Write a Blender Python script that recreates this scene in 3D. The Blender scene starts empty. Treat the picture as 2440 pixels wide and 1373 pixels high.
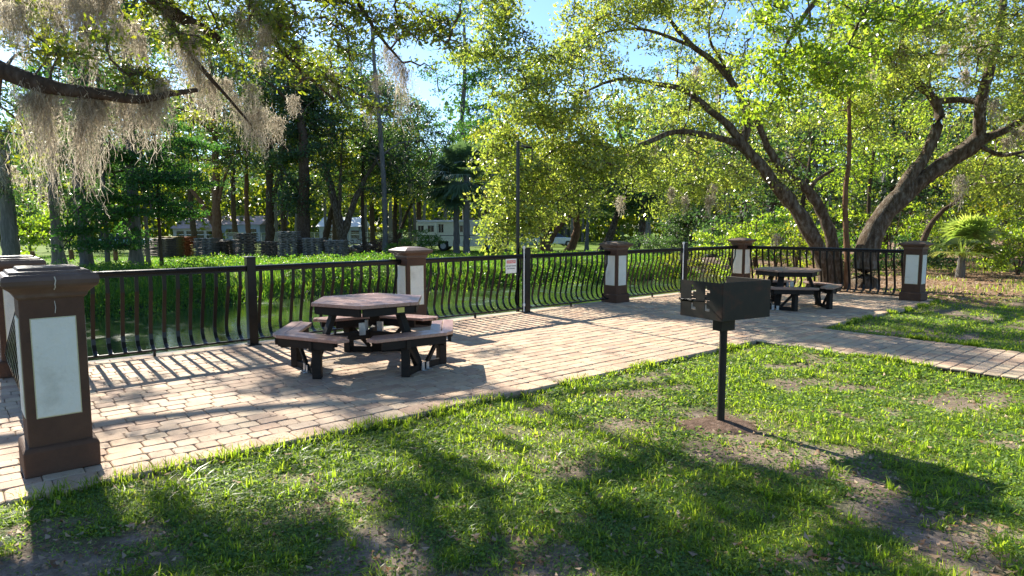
import bpy, math, random
import numpy as np
from mathutils import Vector, Matrix
random.seed(7)
RNG = np.random.default_rng(11)
R = math.radians
S = bpy.context.scene
COL = S.collection
# ------------------------------------------------------------------ camera
CAMH = 1.6
PITCH = 5.634
F_PX, W_PX, CX, CY = 1546.0, 2440.0, 1220.0, 686.5
cam_d = bpy.data.cameras.new('camera')
cam = bpy.data.objects.new('camera', cam_d)
COL.objects.link(cam)
cam.location = (0, 0, CAMH)
cam.rotation_euler = (R(90 - PITCH), 0, 0)
cam_d.sensor_width = 36
cam_d.lens = 36 * F_PX / W_PX
cam_d.clip_start = 0.05
cam_d.clip_end = 2000
S.camera = cam
# ------------------------------------------------------------------ world, sun, exposure
SUN_AZ = -37.7     # degrees from +Y towards +X
SUN_EL = 35.0
world = bpy.data.worlds.new('World')
S.world = world
world.use_nodes = True
wn = world.node_tree
bg = wn.nodes['Background']
sky = wn.nodes.new('ShaderNodeTexSky')
sky.sky_type = 'NISHITA'
sky.sun_disc = False
sky.sun_elevation = R(SUN_EL)
sky.sun_rotation = R(SUN_AZ)
sky.air_density = 1.0
sky.dust_density = 0.3
sky.ozone_density = 6.0
wn.links.new(sky.outputs[0], bg.inputs[0])
bg.inputs[1].default_value = 0.085
sun_d = bpy.data.lights.new('sun', 'SUN')
sun_d.energy = 5.0
sun_d.angle = R(0.55)
sun_d.color = (1.0, 0.93, 0.80)
sun = bpy.data.objects.new('sun', sun_d)
COL.objects.link(sun)
TOSUN = Vector((math.sin(R(SUN_AZ)) * math.cos(R(SUN_EL)), math.cos(R(SUN_AZ)) * math.cos(R(SUN_EL)), math.sin(R(SUN_EL))))
sun.rotation_euler = TOSUN.to_track_quat('Z', 'Y').to_euler()
sun.location = (-10, 20, 30)
S.view_settings.view_transform = 'Standard'
S.view_settings.look = 'None'
S.view_settings.exposure = 1.62
S.view_settings.gamma = 1
S.view_settings.use_curve_mapping = False
S.render.engine = 'CYCLES'
S.cycles.max_bounces = 8
S.cycles.transmission_bounces = 4
S.cycles.transparent_max_bounces = 4
S.cycles.diffuse_bounces = 4
S.cycles.glossy_bounces = 3

# ------------------------------------------------------------------ layout helpers
TSX, TSY, TSZ = TOSUN.x / TOSUN.z, TOSUN.y / TOSUN.z, 1
cp, sp = math.cos(R(PITCH)), math.sin(R(PITCH))
def at(px, py, Y):
    """world point that lies Y metres ahead, in the direction seen at photo position px, py"""
    a = (px - CX) / F_PX; b = -(py - CY) / F_PX
    d = np.array([a, cp + b * sp, -sp + b * cp])
    return np.array([0, 0, CAMH]) + d * (Y / d[1])
O0 = np.array([-5.30, 6.90]); TH = R(49.1)
UD = np.array([math.sin(TH), math.cos(TH)]); VD = np.array([math.cos(TH), -math.sin(TH)])
def D(u, v, z=0.0):
    p = O0 + UD * u + VD * v
    return (float(p[0]), float(p[1]), z)
ROTU = math.atan2(UD[1], UD[0])          # rotation that turns local x into the rail direction
def uv_of(x, y):
    dx = x - O0[0]; dy = y - O0[1]
    return dx * UD[0] + dy * UD[1], dx * VD[0] + dy * VD[1]
FRONT0, SKEW = 3.97, 0.0055
def hashn(ix, iy, seed):
    n = (ix.astype(np.int64) * 374761393 + iy.astype(np.int64) * 668265263 + seed * 974634777) & 0x7fffffff
    n = ((n ^ (n >> 13)) * 1274126177) & 0x7fffffff
    return ((n ^ (n >> 16)) & 0xffff) / 65535.0
def vnoise(x, y, sc, seed=0):
    x = np.asarray(x, float) / sc + 1000; y = np.asarray(y, float) / sc + 1000
    ix = np.floor(x); iy = np.floor(y); fx = x - ix; fy = y - iy
    fx = fx * fx * (3 - 2 * fx); fy = fy * fy * (3 - 2 * fy)
    a = hashn(ix, iy, seed); b = hashn(ix + 1, iy, seed); c = hashn(ix, iy + 1, seed); d = hashn(ix + 1, iy + 1, seed)
    return (a * (1 - fx) + b * fx) * (1 - fy) + (c * (1 - fx) + d * fx) * fy
def sstep(a, b, x):
    t = np.clip((x - a) / (b - a), 0, 1)
    return t * t * (3 - 2 * t)
def creek_near(u):  return -0.22 - np.clip(u - 15.2, 0, 40) * 0.55
def creek_far(u):   return -11.0 + 3.0 * sstep(9, 24, u) + 0.5 * np.sin(u * 0.6) * 0.6
WATER_Z = -0.80
def on_paving(u, v, m=0.0):
    front = FRONT0 * (1 + SKEW * u)
    deck = (u > -0.62 - m) & (u < 15.35 + m) & (v > -0.3) & (v < front + m)
    path = (u > 7.80 - m) & (u < 9.62 + m) & (v > 3.8) & (v < 16)
    return deck | path
def ground_z(x, y):
    x = np.asarray(x, float); y = np.asarray(y, float)
    u, v = uv_of(x, y)
    near = -0.055 + (vnoise(x, y, 1.3, 3) - .5) * 0.05 + (vnoise(x, y, 0.35, 4) - .5) * 0.018
    near = near + .034 * sstep(1.0, .1, np.abs(u - 8.7) - .9) * sstep(4.1, 4.6, v)
    near = near - sstep(-0.35, -1.2, v) * sstep(15.3, 16, u) * 0.02
    far = -0.02 - 0.0227 * (np.clip(y, 25, 55) - 25) + (vnoise(x, y, 3.0, 5) - .5) * 0.12
    cn, cf = creek_near(u), creek_far(u)
    slope_n = np.where(u > 15.2, 1.6, 0.12)
    kn = sstep(0, 1, (cn - v) / slope_n)
    kf = sstep(0, 1, (v - (cf - 2.6)) / 3.4)
    bed = -1.35
    z = np.where(v > (cn + cf) / 2, near + (bed - near) * kn, far + (bed - far) * kf)
    z = np.where(on_paving(u, v, 0.03), np.minimum(z, -0.13), z)
    return z
def gz(x, y): return float(ground_z(np.array([x]), np.array([y]))[0])
# ground shadow test: keeps the canopy open where the sun reaches the terrace
def keep_prob(p):
    gx = p[:, 0] - p[:, 2] * TSX; gy = p[:, 1] - p[:, 2] * TSY
    u, v = uv_of(gx, gy)
    lit = np.full(len(p), 1.0)
    deck = (u > -1.5) & (u < 10.2) & (v > -0.6) & (v < 4.3)
    patch = vnoise(gx, gy, 0.8, 21) * .65 + vnoise(gx, gy, .3, 22) * .35
    lit = np.where(deck, np.where(patch > np.where(u < 3.0, .50, np.where(v > 2.2, .66, .78)), 0.75, 0.02), lit)
    deck2 = (u >= 10.2) & (u < 16) & (v > -0.6) & (v < 4.3)
    lit = np.where(deck2, np.where(patch > .5, .7, .1), lit)
    # sunlit grass triangle by the grill and along the path
    g = (v >= 4.3) & (gy > 5.05 - 0.10 * gx + 0.5 * (patch - .5)) & (gx < 8.5) & (gx > -1.2) & (u < 9.9)
    lit = np.where(g, np.where(patch > .72, .35, 0.02), lit)
    # dappled foreground, streaks along the sun direction
    fg = (v >= 4.3) & (gy <= 5.05 - 0.10 * gx) & (gy > 1)
    a = gx * 0.79 + gy * 0.61; b = gx * 0.61 - gy * 0.79
    st = vnoise(a * 0.3, b, 0.30, 25) * .5 + vnoise(a, b, .20, 26) * .5
    lit = np.where(fg, np.where(st > .47, .02, 1.0), lit)
    return lit
def prune(p, extra=0.0):
    return RNG.random(len(p)) < np.clip(keep_prob(p) + extra, 0, 1)

# ------------------------------------------------------------------ materials
def mat(name):
    m = bpy.data.materials.new(name); m.use_nodes = True
    nt = m.node_tree; nt.nodes.clear()
    out = nt.nodes.new('ShaderNodeOutputMaterial')
    return m, nt, out
def N(nt, t, **kw):
    n = nt.nodes.new(t)
    for k, v in kw.items():
        if k in ('operation', 'blend_type', 'data_type', 'attribute_name', 'noise_dimensions', 'feature', 'wave_type', 'bands_direction', 'distance'):
            setattr(n, k, v)
        else:
            n.inputs[k].default_value = v
    return n
def ramp(nt, fac, stops):
    r = nt.nodes.new('ShaderNodeValToRGB')
    el = r.color_ramp.elements
    el[0].position, el[0].color = stops[0][0], (*stops[0][1], 1)
    el[1].position, el[1].color = stops[-1][0], (*stops[-1][1], 1)
    for p, c in stops[1:-1]:
        e = el.new(p); e.color = (*c, 1)
    nt.links.new(fac, r.inputs[0])
    return r
def coords(nt, scale=(1, 1, 1)):
    g = nt.nodes.new('ShaderNodeNewGeometry')
    mp = nt.nodes.new('ShaderNodeMapping'); mp.inputs['Scale'].default_value = scale
    nt.links.new(g.outputs['Position'], mp.inputs[0])
    return mp.outputs[0]
def noise_mat(name, stops, scale=6, detail=6, rough=(.7, .9), bump=.3, bscale=None, spec=.3, stretch=(1, 1, 1), metal=0, bdist=.01):
    m, nt, out = mat(name)
    b = N(nt, 'ShaderNodeBsdfPrincipled'); b.inputs['Specular IOR Level'].default_value = spec
    b.inputs['Metallic'].default_value = metal
    co = coords(nt, stretch)
    n1 = N(nt, 'ShaderNodeTexNoise', Scale=scale, Detail=detail, Roughness=.65)
    nt.links.new(co, n1.inputs['Vector'])
    r = ramp(nt, n1.outputs[0], stops)
    nt.links.new(r.outputs[0], b.inputs['Base Color'])
    mr = N(nt, 'ShaderNodeMapRange'); mr.inputs[3].default_value = rough[0]; mr.inputs[4].default_value = rough[1]
    nt.links.new(n1.outputs[0], mr.inputs[0]); nt.links.new(mr.outputs[0], b.inputs['Roughness'])
    if bump:
        n2 = N(nt, 'ShaderNodeTexNoise', Scale=bscale or scale * 4, Detail=6, Roughness=.7)
        nt.links.new(co, n2.inputs['Vector'])
        bp = N(nt, 'ShaderNodeBump', Strength=bump, Distance=bdist)
        nt.links.new(n2.outputs[0], bp.inputs['Height']); nt.links.new(bp.outputs[0], b.inputs['Normal'])
    nt.links.new(b.outputs[0], out.inputs[0])
    return m
def leaf_mat(name, stops, tstops, trans=.5, rough=.45, spec=.5):
    """stops: reflected colour by the leaf's own random value, tstops: light passing through it"""
    m, nt, out = mat(name)
    at_ = N(nt, 'ShaderNodeAttribute', attribute_name='rnd')
    r1 = ramp(nt, at_.outputs['Fac'], stops); r2 = ramp(nt, at_.outputs['Fac'], tstops)
    b = N(nt, 'ShaderNodeBsdfPrincipled', Roughness=rough); b.inputs['Specular IOR Level'].default_value = spec
    nt.links.new(r1.outputs[0], b.inputs['Base Color'])
    t = N(nt, 'ShaderNodeBsdfTranslucent'); nt.links.new(r2.outputs[0], t.inputs[0])
    mx = N(nt, 'ShaderNodeMixShader'); mx.inputs[0].default_value = trans
    nt.links.new(b.outputs[0], mx.inputs[1]); nt.links.new(t.outputs[0], mx.inputs[2])
    nt.links.new(mx.outputs[0], out.inputs[0])
    return m
M = {}
M['oak_leaf'] = leaf_mat('oak_leaf', [(0, (.028, .055, .012)), (.5, (.06, .10, .018)), (.93, (.10, .13, .02)), (1, (.22, .13, .03))],
                         [(0, (.12, .22, .014)), (.45, (.32, .42, .018)), (.9, (.58, .56, .03)), (1, (.6, .36, .05))], .5, .33, .75)
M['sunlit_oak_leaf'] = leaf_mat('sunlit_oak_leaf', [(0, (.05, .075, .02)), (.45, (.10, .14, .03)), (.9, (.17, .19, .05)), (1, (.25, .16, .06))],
                         [(0, (.18, .27, .03)), (.45, (.38, .51, .05)), (.9, (.70, .72, .10)), (1, (.7, .45, .1))], .52, .28, .9)  # paler copy of oak_leaf, with the sun's brightness put into its colours
M['bright_leaf'] = leaf_mat('bright_leaf', [(0, (.045, .085, .012)), (.6, (.09, .14, .02)), (1, (.15, .17, .025))],
                            [(0, (.22, .40, .02)), (.6, (.42, .60, .03)), (1, (.66, .70, .05))], .55, .32, .75)
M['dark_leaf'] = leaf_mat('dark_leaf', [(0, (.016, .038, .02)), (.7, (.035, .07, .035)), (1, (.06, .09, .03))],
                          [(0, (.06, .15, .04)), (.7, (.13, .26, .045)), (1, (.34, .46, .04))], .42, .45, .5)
M['cypress_leaf'] = leaf_mat('cypress_leaf', [(0, (.018, .05, .02)), (.7, (.035, .085, .025)), (1, (.07, .13, .03))],
                             [(0, (.05, .17, .03)), (.7, (.11, .29, .03)), (1, (.3, .45, .04))], .45, .55, .3)
M['palm_leaf'] = leaf_mat('palm_leaf', [(0, (.045, .085, .06)), (.6, (.08, .13, .085)), (1, (.13, .17, .09))],
                          [(0, (.10, .2, .08)), (1, (.2, .32, .08))], .35, .4, .6)
M['palmetto_leaf'] = leaf_mat('palmetto_leaf', [(0, (.08, .13, .03)), (.6, (.15, .20, .05)), (1, (.30, .29, .09))],
                              [(0, (.24, .4, .05)), (1, (.62, .68, .12))], .5, .35, .6)
M['grass'] = leaf_mat('grass', [(0, (.035, .075, .01)), (.5, (.085, .14, .016)), (.93, (.16, .21, .03)), (1, (.36, .30, .14))],
                      [(0, (.22, .38, .01)), (.5, (.44, .66, .03)), (.93, (.74, .82, .07)), (1, (.7, .6, .2))], .5, .4, .35)
M['clover'] = leaf_mat('clover', [(0, (.045, .10, .03)), (1, (.14, .21, .06))], [(0, (.2, .38, .03)), (1, (.5, .66, .1))], .4, .6, .15)
M['weed'] = leaf_mat('weed', [(0, (.025, .06, .012)), (.6, (.05, .11, .018)), (1, (.09, .15, .025))],
                     [(0, (.08, .24, .02)), (.6, (.2, .44, .03)), (1, (.46, .62, .04))], .45, .45, .3)
M['dead_leaf'] = leaf_mat('dead_leaf', [(0, (.15, .08, .04)), (.5, (.28, .19, .12)), (1, (.42, .32, .23))], [(0, (.3, .15, .06)), (1, (.45, .3, .17))], .2, .7, .15)
M['moss'] = leaf_mat('moss', [(0, (.20, .155, .11)), (.5, (.42, .36, .265)), (1, (.60, .54, .42))], [(0, (.4, .33, .24)), (1, (.85, .78, .64))], .5, .9, .05)
M['bark'] = noise_mat('bark', [(.3, (.03, .02, .013)), (.47, (.10, .07, .045)), (.56, (.15, .12, .09)), (.70, (.26, .24, .20))], 7, 9, (.85, .95), 1.0, 20, .15, (1.8, 1.8, .6), bdist=.07)
M['bark_dark'] = noise_mat('bark_dark', [(.25, (.022, .015, .010)), (.5, (.07, .046, .03)), (.75, (.13, .10, .075))], 9, 8, (.85, .95), 1.0, 30, .15, (1.6, 1.6, .6), bdist=.03)
M['bark_red'] = noise_mat('bark_red', [(.25, (.07, .035, .018)), (.5, (.16, .085, .045)), (.8, (.24, .17, .11))], 9, 8, (.85, .95), 1.0, 30, .15, (1.6, 1.6, .5), bdist=.03)
M['bark_grey'] = noise_mat('bark_grey', [(.25, (.07, .065, .06)), (.5, (.14, .13, .12)), (.8, (.25, .24, .225))], 5, 8, (.85, .95), .9, 20, .15, (3, 3, .35), bdist=.04)
M['twig'] = noise_mat('twig', [(.3, (.05, .035, .025)), (.7, (.13, .10, .08))], 8, 3, (.85, .95), 0, None, .15)
M['col_paint'] = noise_mat('brown_paint', [(.2, (.048, .027, .016)), (.5, (.084, .043, .025)), (.62, (.096, .050, .029)), (.8, (.125, .072, .047))], 4, 9, (.62, .8), .7, 70, .25, bdist=.008)
M['col_cap'] = noise_mat('brown_cap_paint', [(.2, (.06, .035, .023)), (.6, (.10, .060, .042)), (.9, (.19, .15, .125))], 4, 8, (.4, .65), .3, 60, .4, bdist=.004)
M['stucco'] = noise_mat('white_stucco', [(.25, (.56, .53, .43)), (.45, (.72, .69, .58)), (.9, (.78, .75, .65))], 5, 9, (.8, .9), 1.0, 38, .2, bdist=.012)
M['stucco_edge'] = noise_mat('stained_stucco_edge', [(.2, (.45, .38, .2)), (.8, (.62, .56, .36))], 12, 6, (.8, .9), .4, 45, .2)
M['black_metal'] = noise_mat('black_metal', [(.3, (.004, .0035, .003)), (.7, (.008, .007, .006)), (.9, (.016, .012, .010))], 14, 5, (.22, .4), .05, 60, .3, bdist=.002)
M['grill_steel'] = noise_mat('grill_steel', [(.25, (.014, .012, .009)), (.52, (.024, .021, .015)), (.64, (.045, .024, .015)), (.9, (.11, .06, .04))], 9, 8, (.5, .75), .12, 70, .22, bdist=.002)
M['white_pvc'] = noise_mat('white_pvc', [(.3, (.62, .62, .6)), (.8, (.78, .78, .76))], 8, 3, (.35, .5), 0, None, .4)
M['galv'] = noise_mat('galvanised', [(.3, (.35, .37, .38)), (.8, (.6, .62, .62))], 20, 4, (.3, .5), .05, 80, .5, metal=.6)
M['timber_dark'] = noise_mat('dark_timber', [(.3, (.010, .008, .006)), (.6, (.020, .015, .011)), (.85, (.036, .026, .018))], 6, 6, (.55, .75), .3, 40, .22, (1, 1, 6), bdist=.003)
def plank_mat(name, c0, c1, c2, rough=(.24, .42)):
    m, nt, out = mat(name)
    b = N(nt, 'ShaderNodeBsdfPrincipled'); b.inputs['Specular IOR Level'].default_value = .8; b.inputs['Coat Weight'].default_value = .25; b.inputs['Coat Roughness'].default_value = .3
    tc = nt.nodes.new('ShaderNodeTexCoord'); mp = nt.nodes.new('ShaderNodeMapping'); mp.inputs['Scale'].default_value = (2.2, 26, 26)
    nt.links.new(tc.outputs['Object'], mp.inputs[0])
    n = N(nt, 'ShaderNodeTexNoise', Scale=1.6, Detail=8, Roughness=.7); nt.links.new(mp.outputs[0], n.inputs['Vector'])
    r = ramp(nt, n.outputs[0], [(.25, c0), (.5, c1), (.8, c2)])
    oi = nt.nodes.new('ShaderNodeObjectInfo'); orr = ramp(nt, oi.outputs['Random'], [(0, (.72, .70, .70)), (1, (1.15, 1.15, 1.2))])
    om = N(nt, 'ShaderNodeMix', data_type='RGBA', blend_type='MULTIPLY'); om.inputs[0].default_value = 1
    nt.links.new(r.outputs[0], om.inputs[6]); nt.links.new(orr.outputs[0], om.inputs[7]); nt.links.new(om.outputs[2], b.inputs['Base Color'])
    mr = N(nt, 'ShaderNodeMapRange'); mr.inputs[3].default_value = rough[0]; mr.inputs[4].default_value = rough[1]
    nt.links.new(n.outputs[0], mr.inputs[0]); nt.links.new(mr.outputs[0], b.inputs['Roughness'])
    bp = N(nt, 'ShaderNodeBump', Strength=.35, Distance=.003); nt.links.new(n.outputs[0], bp.inputs['Height']); nt.links.new(bp.outputs[0], b.inputs['Normal'])
    nt.links.new(b.outputs[0], out.inputs[0])
    return m
M['plank'] = plank_mat('redwood_plank', (.22, .10, .065), (.33, .175, .125), (.45, .30, .24))
M['plank_old'] = plank_mat('weathered_plank', (.20, .10, .06), (.32, .18, .12), (.46, .34, .26), (.45, .7))
# paver: colour from the piece's own random value plus fine grain
def paver_mat():
    m, nt, out = mat('concrete_paver')
    b = N(nt, 'ShaderNodeBsdfPrincipled'); b.inputs['Specular IOR Level'].default_value = .25
    a = N(nt, 'ShaderNodeAttribute', attribute_name='rnd')
    r = ramp(nt, a.outputs['Fac'], [(0, (.38, .255, .18)), (.25, (.50, .365, .25)), (.5, (.42, .32, .235)), (.7, (.53, .41, .275)), (.85, (.47, .31, .205)), (1, (.355, .28, .215))])
    co = coords(nt)
    n1 = N(nt, 'ShaderNodeTexNoise', Scale=5, Detail=8, Roughness=.7); nt.links.new(co, n1.inputs['Vector'])
    n2 = N(nt, 'ShaderNodeTexNoise', Scale=120, Detail=4, Roughness=.7); nt.links.new(co, n2.inputs['Vector'])
    r1 = ramp(nt, n1.outputs[0], [(.28, (.58, .55, .52)), (.44, (.92, .91, .9)), (.6, (1, 1, 1)), (.75, (1.1, 1.08, 1.04))])
    r2 = ramp(nt, n2.outputs[0], [(.3, (.78, .78, .78)), (.6, (1.05, 1.05, 1.05))])
    m1 = N(nt, 'ShaderNodeMix', data_type='RGBA', blend_type='MULTIPLY'); m1.inputs[0].default_value = 1
    m2 = N(nt, 'ShaderNodeMix', data_type='RGBA', blend_type='MULTIPLY'); m2.inputs[0].default_value = 1
    nt.links.new(r.outputs[0], m1.inputs[6]); nt.links.new(r1.outputs[0], m1.inputs[7])
    nt.links.new(m1.outputs[2], m2.inputs[6]); nt.links.new(r2.outputs[0], m2.inputs[7])
    nt.links.new(m2.outputs[2], b.inputs['Base Color'])
    b.inputs['Roughness'].default_value = .82
    bp = N(nt, 'ShaderNodeBump', Strength=.5, Distance=.004)
    nt.links.new(n2.outputs[0], bp.inputs['Height']); nt.links.new(bp.outputs[0], b.inputs['Normal'])
    nt.links.new(b.outputs[0], out.inputs[0])
    return m
M['paver'] = paver_mat()
M['joint'] = noise_mat('joint_sand', [(.3, (.03, .022, .016)), (.7, (.085, .062, .045))], 30, 4, (.9, .95), .3, 90, .1)
M['concrete'] = noise_mat('concrete', [(.3, (.22, .21, .18)), (.7, (.34, .32, .28))], 5, 8, (.85, .95), .4, 50, .2)
def ground_mat():
    m, nt, out = mat('ground_soil_and_grass')
    b = N(nt, 'ShaderNodeBsdfPrincipled'); b.inputs['Specular IOR Level'].default_value = .1; b.inputs['Roughness'].default_value = .95
    co = coords(nt)
    n1 = N(nt, 'ShaderNodeTexNoise', Scale=1.7, Detail=9, Roughness=.72); nt.links.new(co, n1.inputs['Vector'])
    n2 = N(nt, 'ShaderNodeTexNoise', Scale=38, Detail=6, Roughness=.75); nt.links.new(co, n2.inputs['Vector'])
    n3 = N(nt, 'ShaderNodeTexNoise', Scale=.35, Detail=6, Roughness=.6); nt.links.new(co, n3.inputs['Vector'])
    soil = ramp(nt, n1.outputs[0], [(.3, (.10, .075, .055)), (.5, (.21, .165, .13)), (.7, (.38, .31, .26))])
    soil2 = ramp(nt, n2.outputs[0], [(.3, (.45, .42, .4)), (.65, (1.15, 1.12, 1.1))])
    mm = N(nt, 'ShaderNodeMix', data_type='RGBA', blend_type='MULTIPLY'); mm.inputs[0].default_value = 1
    nt.links.new(soil.outputs[0], mm.inputs[6]); nt.links.new(soil2.outputs[0], mm.inputs[7])
    lawn = ramp(nt, n3.outputs[0], [(.3, (.06, .12, .015)), (.55, (.12, .20, .018)), (.75, (.19, .26, .028))])
    lm = N(nt, 'ShaderNodeMix', data_type='RGBA', blend_type='MULTIPLY'); lm.inputs[0].default_value = 1
    nt.links.new(lawn.outputs[0], lm.inputs[6]); nt.links.new(soil2.outputs[0], lm.inputs[7])
    litter = ramp(nt, n2.outputs[0], [(.3, (.10, .06, .035)), (.5, (.22, .14, .085)), (.7, (.36, .25, .17))])
    mud = ramp(nt, n1.outputs[0], [(.3, (.03, .03, .018)), (.7, (.07, .065, .04))])
    thatch = ramp(nt, n2.outputs[0], [(.3, (.04, .06, .018)), (.5, (.11, .14, .04)), (.7, (.25, .26, .10))])
    a0 = N(nt, 'ShaderNodeAttribute', attribute_name='m_grass'); a1 = N(nt, 'ShaderNodeAttribute', attribute_name='m_far'); a2 = N(nt, 'ShaderNodeAttribute', attribute_name='m_litter'); a3 = N(nt, 'ShaderNodeAttribute', attribute_name='m_mud')
    prev = mm.outputs[2]
    for a, c in ((a0, thatch.outputs[0]), (a1, lm.outputs[2]), (a2, litter.outputs[0]), (a3, mud.outputs[0])):
        x = N(nt, 'ShaderNodeMix', data_type='RGBA')
        nt.links.new(a.outputs['Fac'], x.inputs[0]); nt.links.new(prev, x.inputs[6]); nt.links.new(c, x.inputs[7])
        prev = x.outputs[2]
    nt.links.new(prev, b.inputs['Base Color'])
    bp = N(nt, 'ShaderNodeBump', Strength=.7, Distance=.02); nt.links.new(n2.outputs[0], bp.inputs['Height']); nt.links.new(bp.outputs[0], b.inputs['Normal'])
    nt.links.new(b.outputs[0], out.inputs[0])
    return m
M['ground'] = ground_mat()
def water_mat():
    m, nt, out = mat('creek_water')
    b = N(nt, 'ShaderNodeBsdfPrincipled', Roughness=.06); b.inputs['Specular IOR Level'].default_value = .6
    co = coords(nt)
    n1 = N(nt, 'ShaderNodeTexNoise', Scale=.8, Detail=8, Roughness=.7); nt.links.new(co, n1.inputs['Vector'])
    r = ramp(nt, n1.outputs[0], [(.35, (.012, .02, .010)), (.6, (.022, .04, .016)), (.72, (.06, .11, .03))])
    nt.links.new(r.outputs[0], b.inputs['Base Color'])
    rr = ramp(nt, n1.outputs[0], [(.5, (.05, .05, .05)), (.7, (.4, .4, .4))]); nt.links.new(rr.outputs[0], b.inputs['Roughness'])
    n2 = N(nt, 'ShaderNodeTexNoise', Scale=6, Detail=3); nt.links.new(co, n2.inputs['Vector'])
    bp = N(nt, 'ShaderNodeBump', Strength=.25, Distance=.02); nt.links.new(n2.outputs[0], bp.inputs['Height']); nt.links.new(bp.outputs[0], b.inputs['Normal'])
    nt.links.new(b.outputs[0], out.inputs[0])
    return m
M['water'] = water_mat()
def plain(name, c, rough=.5, metal=0, spec=.5):
    m, nt, out = mat(name)
    b = N(nt, 'ShaderNodeBsdfPrincipled', Roughness=rough, Metallic=metal); b.inputs['Specular IOR Level'].default_value = spec
    co = coords(nt); n = N(nt, 'ShaderNodeTexNoise', Scale=9, Detail=4); nt.links.new(co, n.inputs['Vector'])
    r = ramp(nt, n.outputs[0], [(.3, tuple(x * .88 for x in c)), (.7, tuple(min(1, x * 1.08) for x in c))])
    nt.links.new(r.outputs[0], b.inputs['Base Color']); nt.links.new(b.outputs[0], out.inputs[0])
    return m

# ------------------------------------------------------------------ mesh helpers
def tag(o, label=None, cat=None, group=None, kind=None):
    if label: o['label'] = label
    if cat: o['category'] = cat
    if group: o['group'] = group
    if kind: o['kind'] = kind
    return o
def empty(name, loc=(0, 0, 0), rz=0, **kw):
    o = bpy.data.objects.new(name, None); COL.objects.link(o)
    o.location = loc; o.rotation_euler = (0, 0, rz); o.empty_display_size = .2
    return tag(o, **kw)
def children(o): return [c for c in bpy.data.objects if c.parent == o]
def link(name, me, parent=None, m=None, loc=None, **kw):
    o = bpy.data.objects.new(name, me); COL.objects.link(o)
    if m is not None and not me.materials: me.materials.append(m)
    if parent: o.parent = parent
    if loc is not None: o.location = loc
    return tag(o, **kw)
def copy_tree(o, parent=None, kids=None):
    c = o.copy(); COL.objects.link(c)
    if parent: c.parent = parent
    for ch in kidmap.get(o, []) if kids else children(o):
        copy_tree(ch, c)
    return c
kidmap = {}
class MB:
    def __init__(s): s.v = []; s.f = []
    def add(s, vs, fs):
        n = len(s.v); s.v += [tuple(p) for p in vs]; s.f += [tuple(i + n for i in f) for f in fs]
    def box(s, c, d, rz=0, rot=None):
        hx, hy, hz = d[0] / 2, d[1] / 2, d[2] / 2
        mtx = rot if rot is not None else Matrix.Rotation(rz, 3, 'Z')
        vs = [Vector(c) + mtx @ Vector((x * hx, y * hy, z * hz)) for z in (-1, 1) for x, y in ((-1, -1), (1, -1), (1, 1), (-1, 1))]
        s.add(vs, [(3, 2, 1, 0), (4, 5, 6, 7), (0, 1, 5, 4), (1, 2, 6, 5), (2, 3, 7, 6), (3, 0, 4, 7)])
    def bar(s, a, b, w, h, up=(0, 0, 1)):
        """box beam from a to b, w across, h in the up direction"""
        a, b = Vector(a), Vector(b); d = (b - a); L = d.length; x = d.normalized(); y = Vector(up).cross(x).normalized(); z = x.cross(y)
        s.box((a + b) / 2, (L, w, h), rot=Matrix((x, y, z)).transposed())
    def prism(s, poly, z0, z1):
        n = len(poly)
        s.add([(x, y, z0) for x, y in poly] + [(x, y, z1) for x, y in poly],
              [tuple(range(n - 1, -1, -1)), tuple(range(n, 2 * n))] + [(i, (i + 1) % n, n + (i + 1) % n, n + i) for i in range(n)])
    def rings(s, secs, caps=True):
        """square sections (half width, z) stacked"""
        vs = []; fs = []
        for h, z in secs: vs += [(-h, -h, z), (h, -h, z), (h, h, z), (-h, h, z)]
        for k in range(len(secs) - 1):
            for i in range(4): fs.append((4 * k + i, 4 * k + (i + 1) % 4, 4 * k + 4 + (i + 1) % 4, 4 * k + 4 + i))
        if caps: fs.append((3, 2, 1, 0)); k = 4 * (len(secs) - 1); fs.append((k, k + 1, k + 2, k + 3))
        s.add(vs, fs)
    def lathe(s, prof, n=12, c=(0, 0, 0)):
        vs = []; fs = []
        for r, z in prof:
            for i in range(n):
                a = 2 * math.pi * i / n; vs.append((c[0] + r * math.cos(a), c[1] + r * math.sin(a), c[2] + z))
        for k in range(len(prof) - 1):
            for i in range(n): fs.append((k * n + i, k * n + (i + 1) % n, (k + 1) * n + (i + 1) % n, (k + 1) * n + i))
        fs.append(tuple(range(n - 1, -1, -1))); k = (len(prof) - 1) * n; fs.append(tuple(range(k, k + n)))
        s.add(vs, fs)
    def tube(s, pts, r, n=8):
        v, f = tube_np(np.array(pts, float), np.full(len(pts), r) if np.isscalar(r) else np.array(r), n)
        s.add(v.tolist(), f.tolist())
    def mesh(s, name, bevel=0, smooth=False):
        me = bpy.data.meshes.new(name); me.from_pydata([tuple(p) for p in s.v], [], s.f); me.update()
        if bevel:
            import bmesh
            bm = bmesh.new(); bm.from_mesh(me)
            ed = [e for e in bm.edges if len(e.link_faces) == 2 and e.calc_face_angle(0) > .5]
            bmesh.ops.bevel(bm, geom=ed, offset=bevel, segments=1, affect='EDGES', profile=.7)
            bm.to_mesh(me); bm.free()
        if smooth: me.shade_smooth()
        return me
    def build(s, name, m, parent=None, bevel=0, smooth=False, **kw):
        return link(name, s.mesh(name, bevel, smooth), parent, m, **kw)
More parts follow.
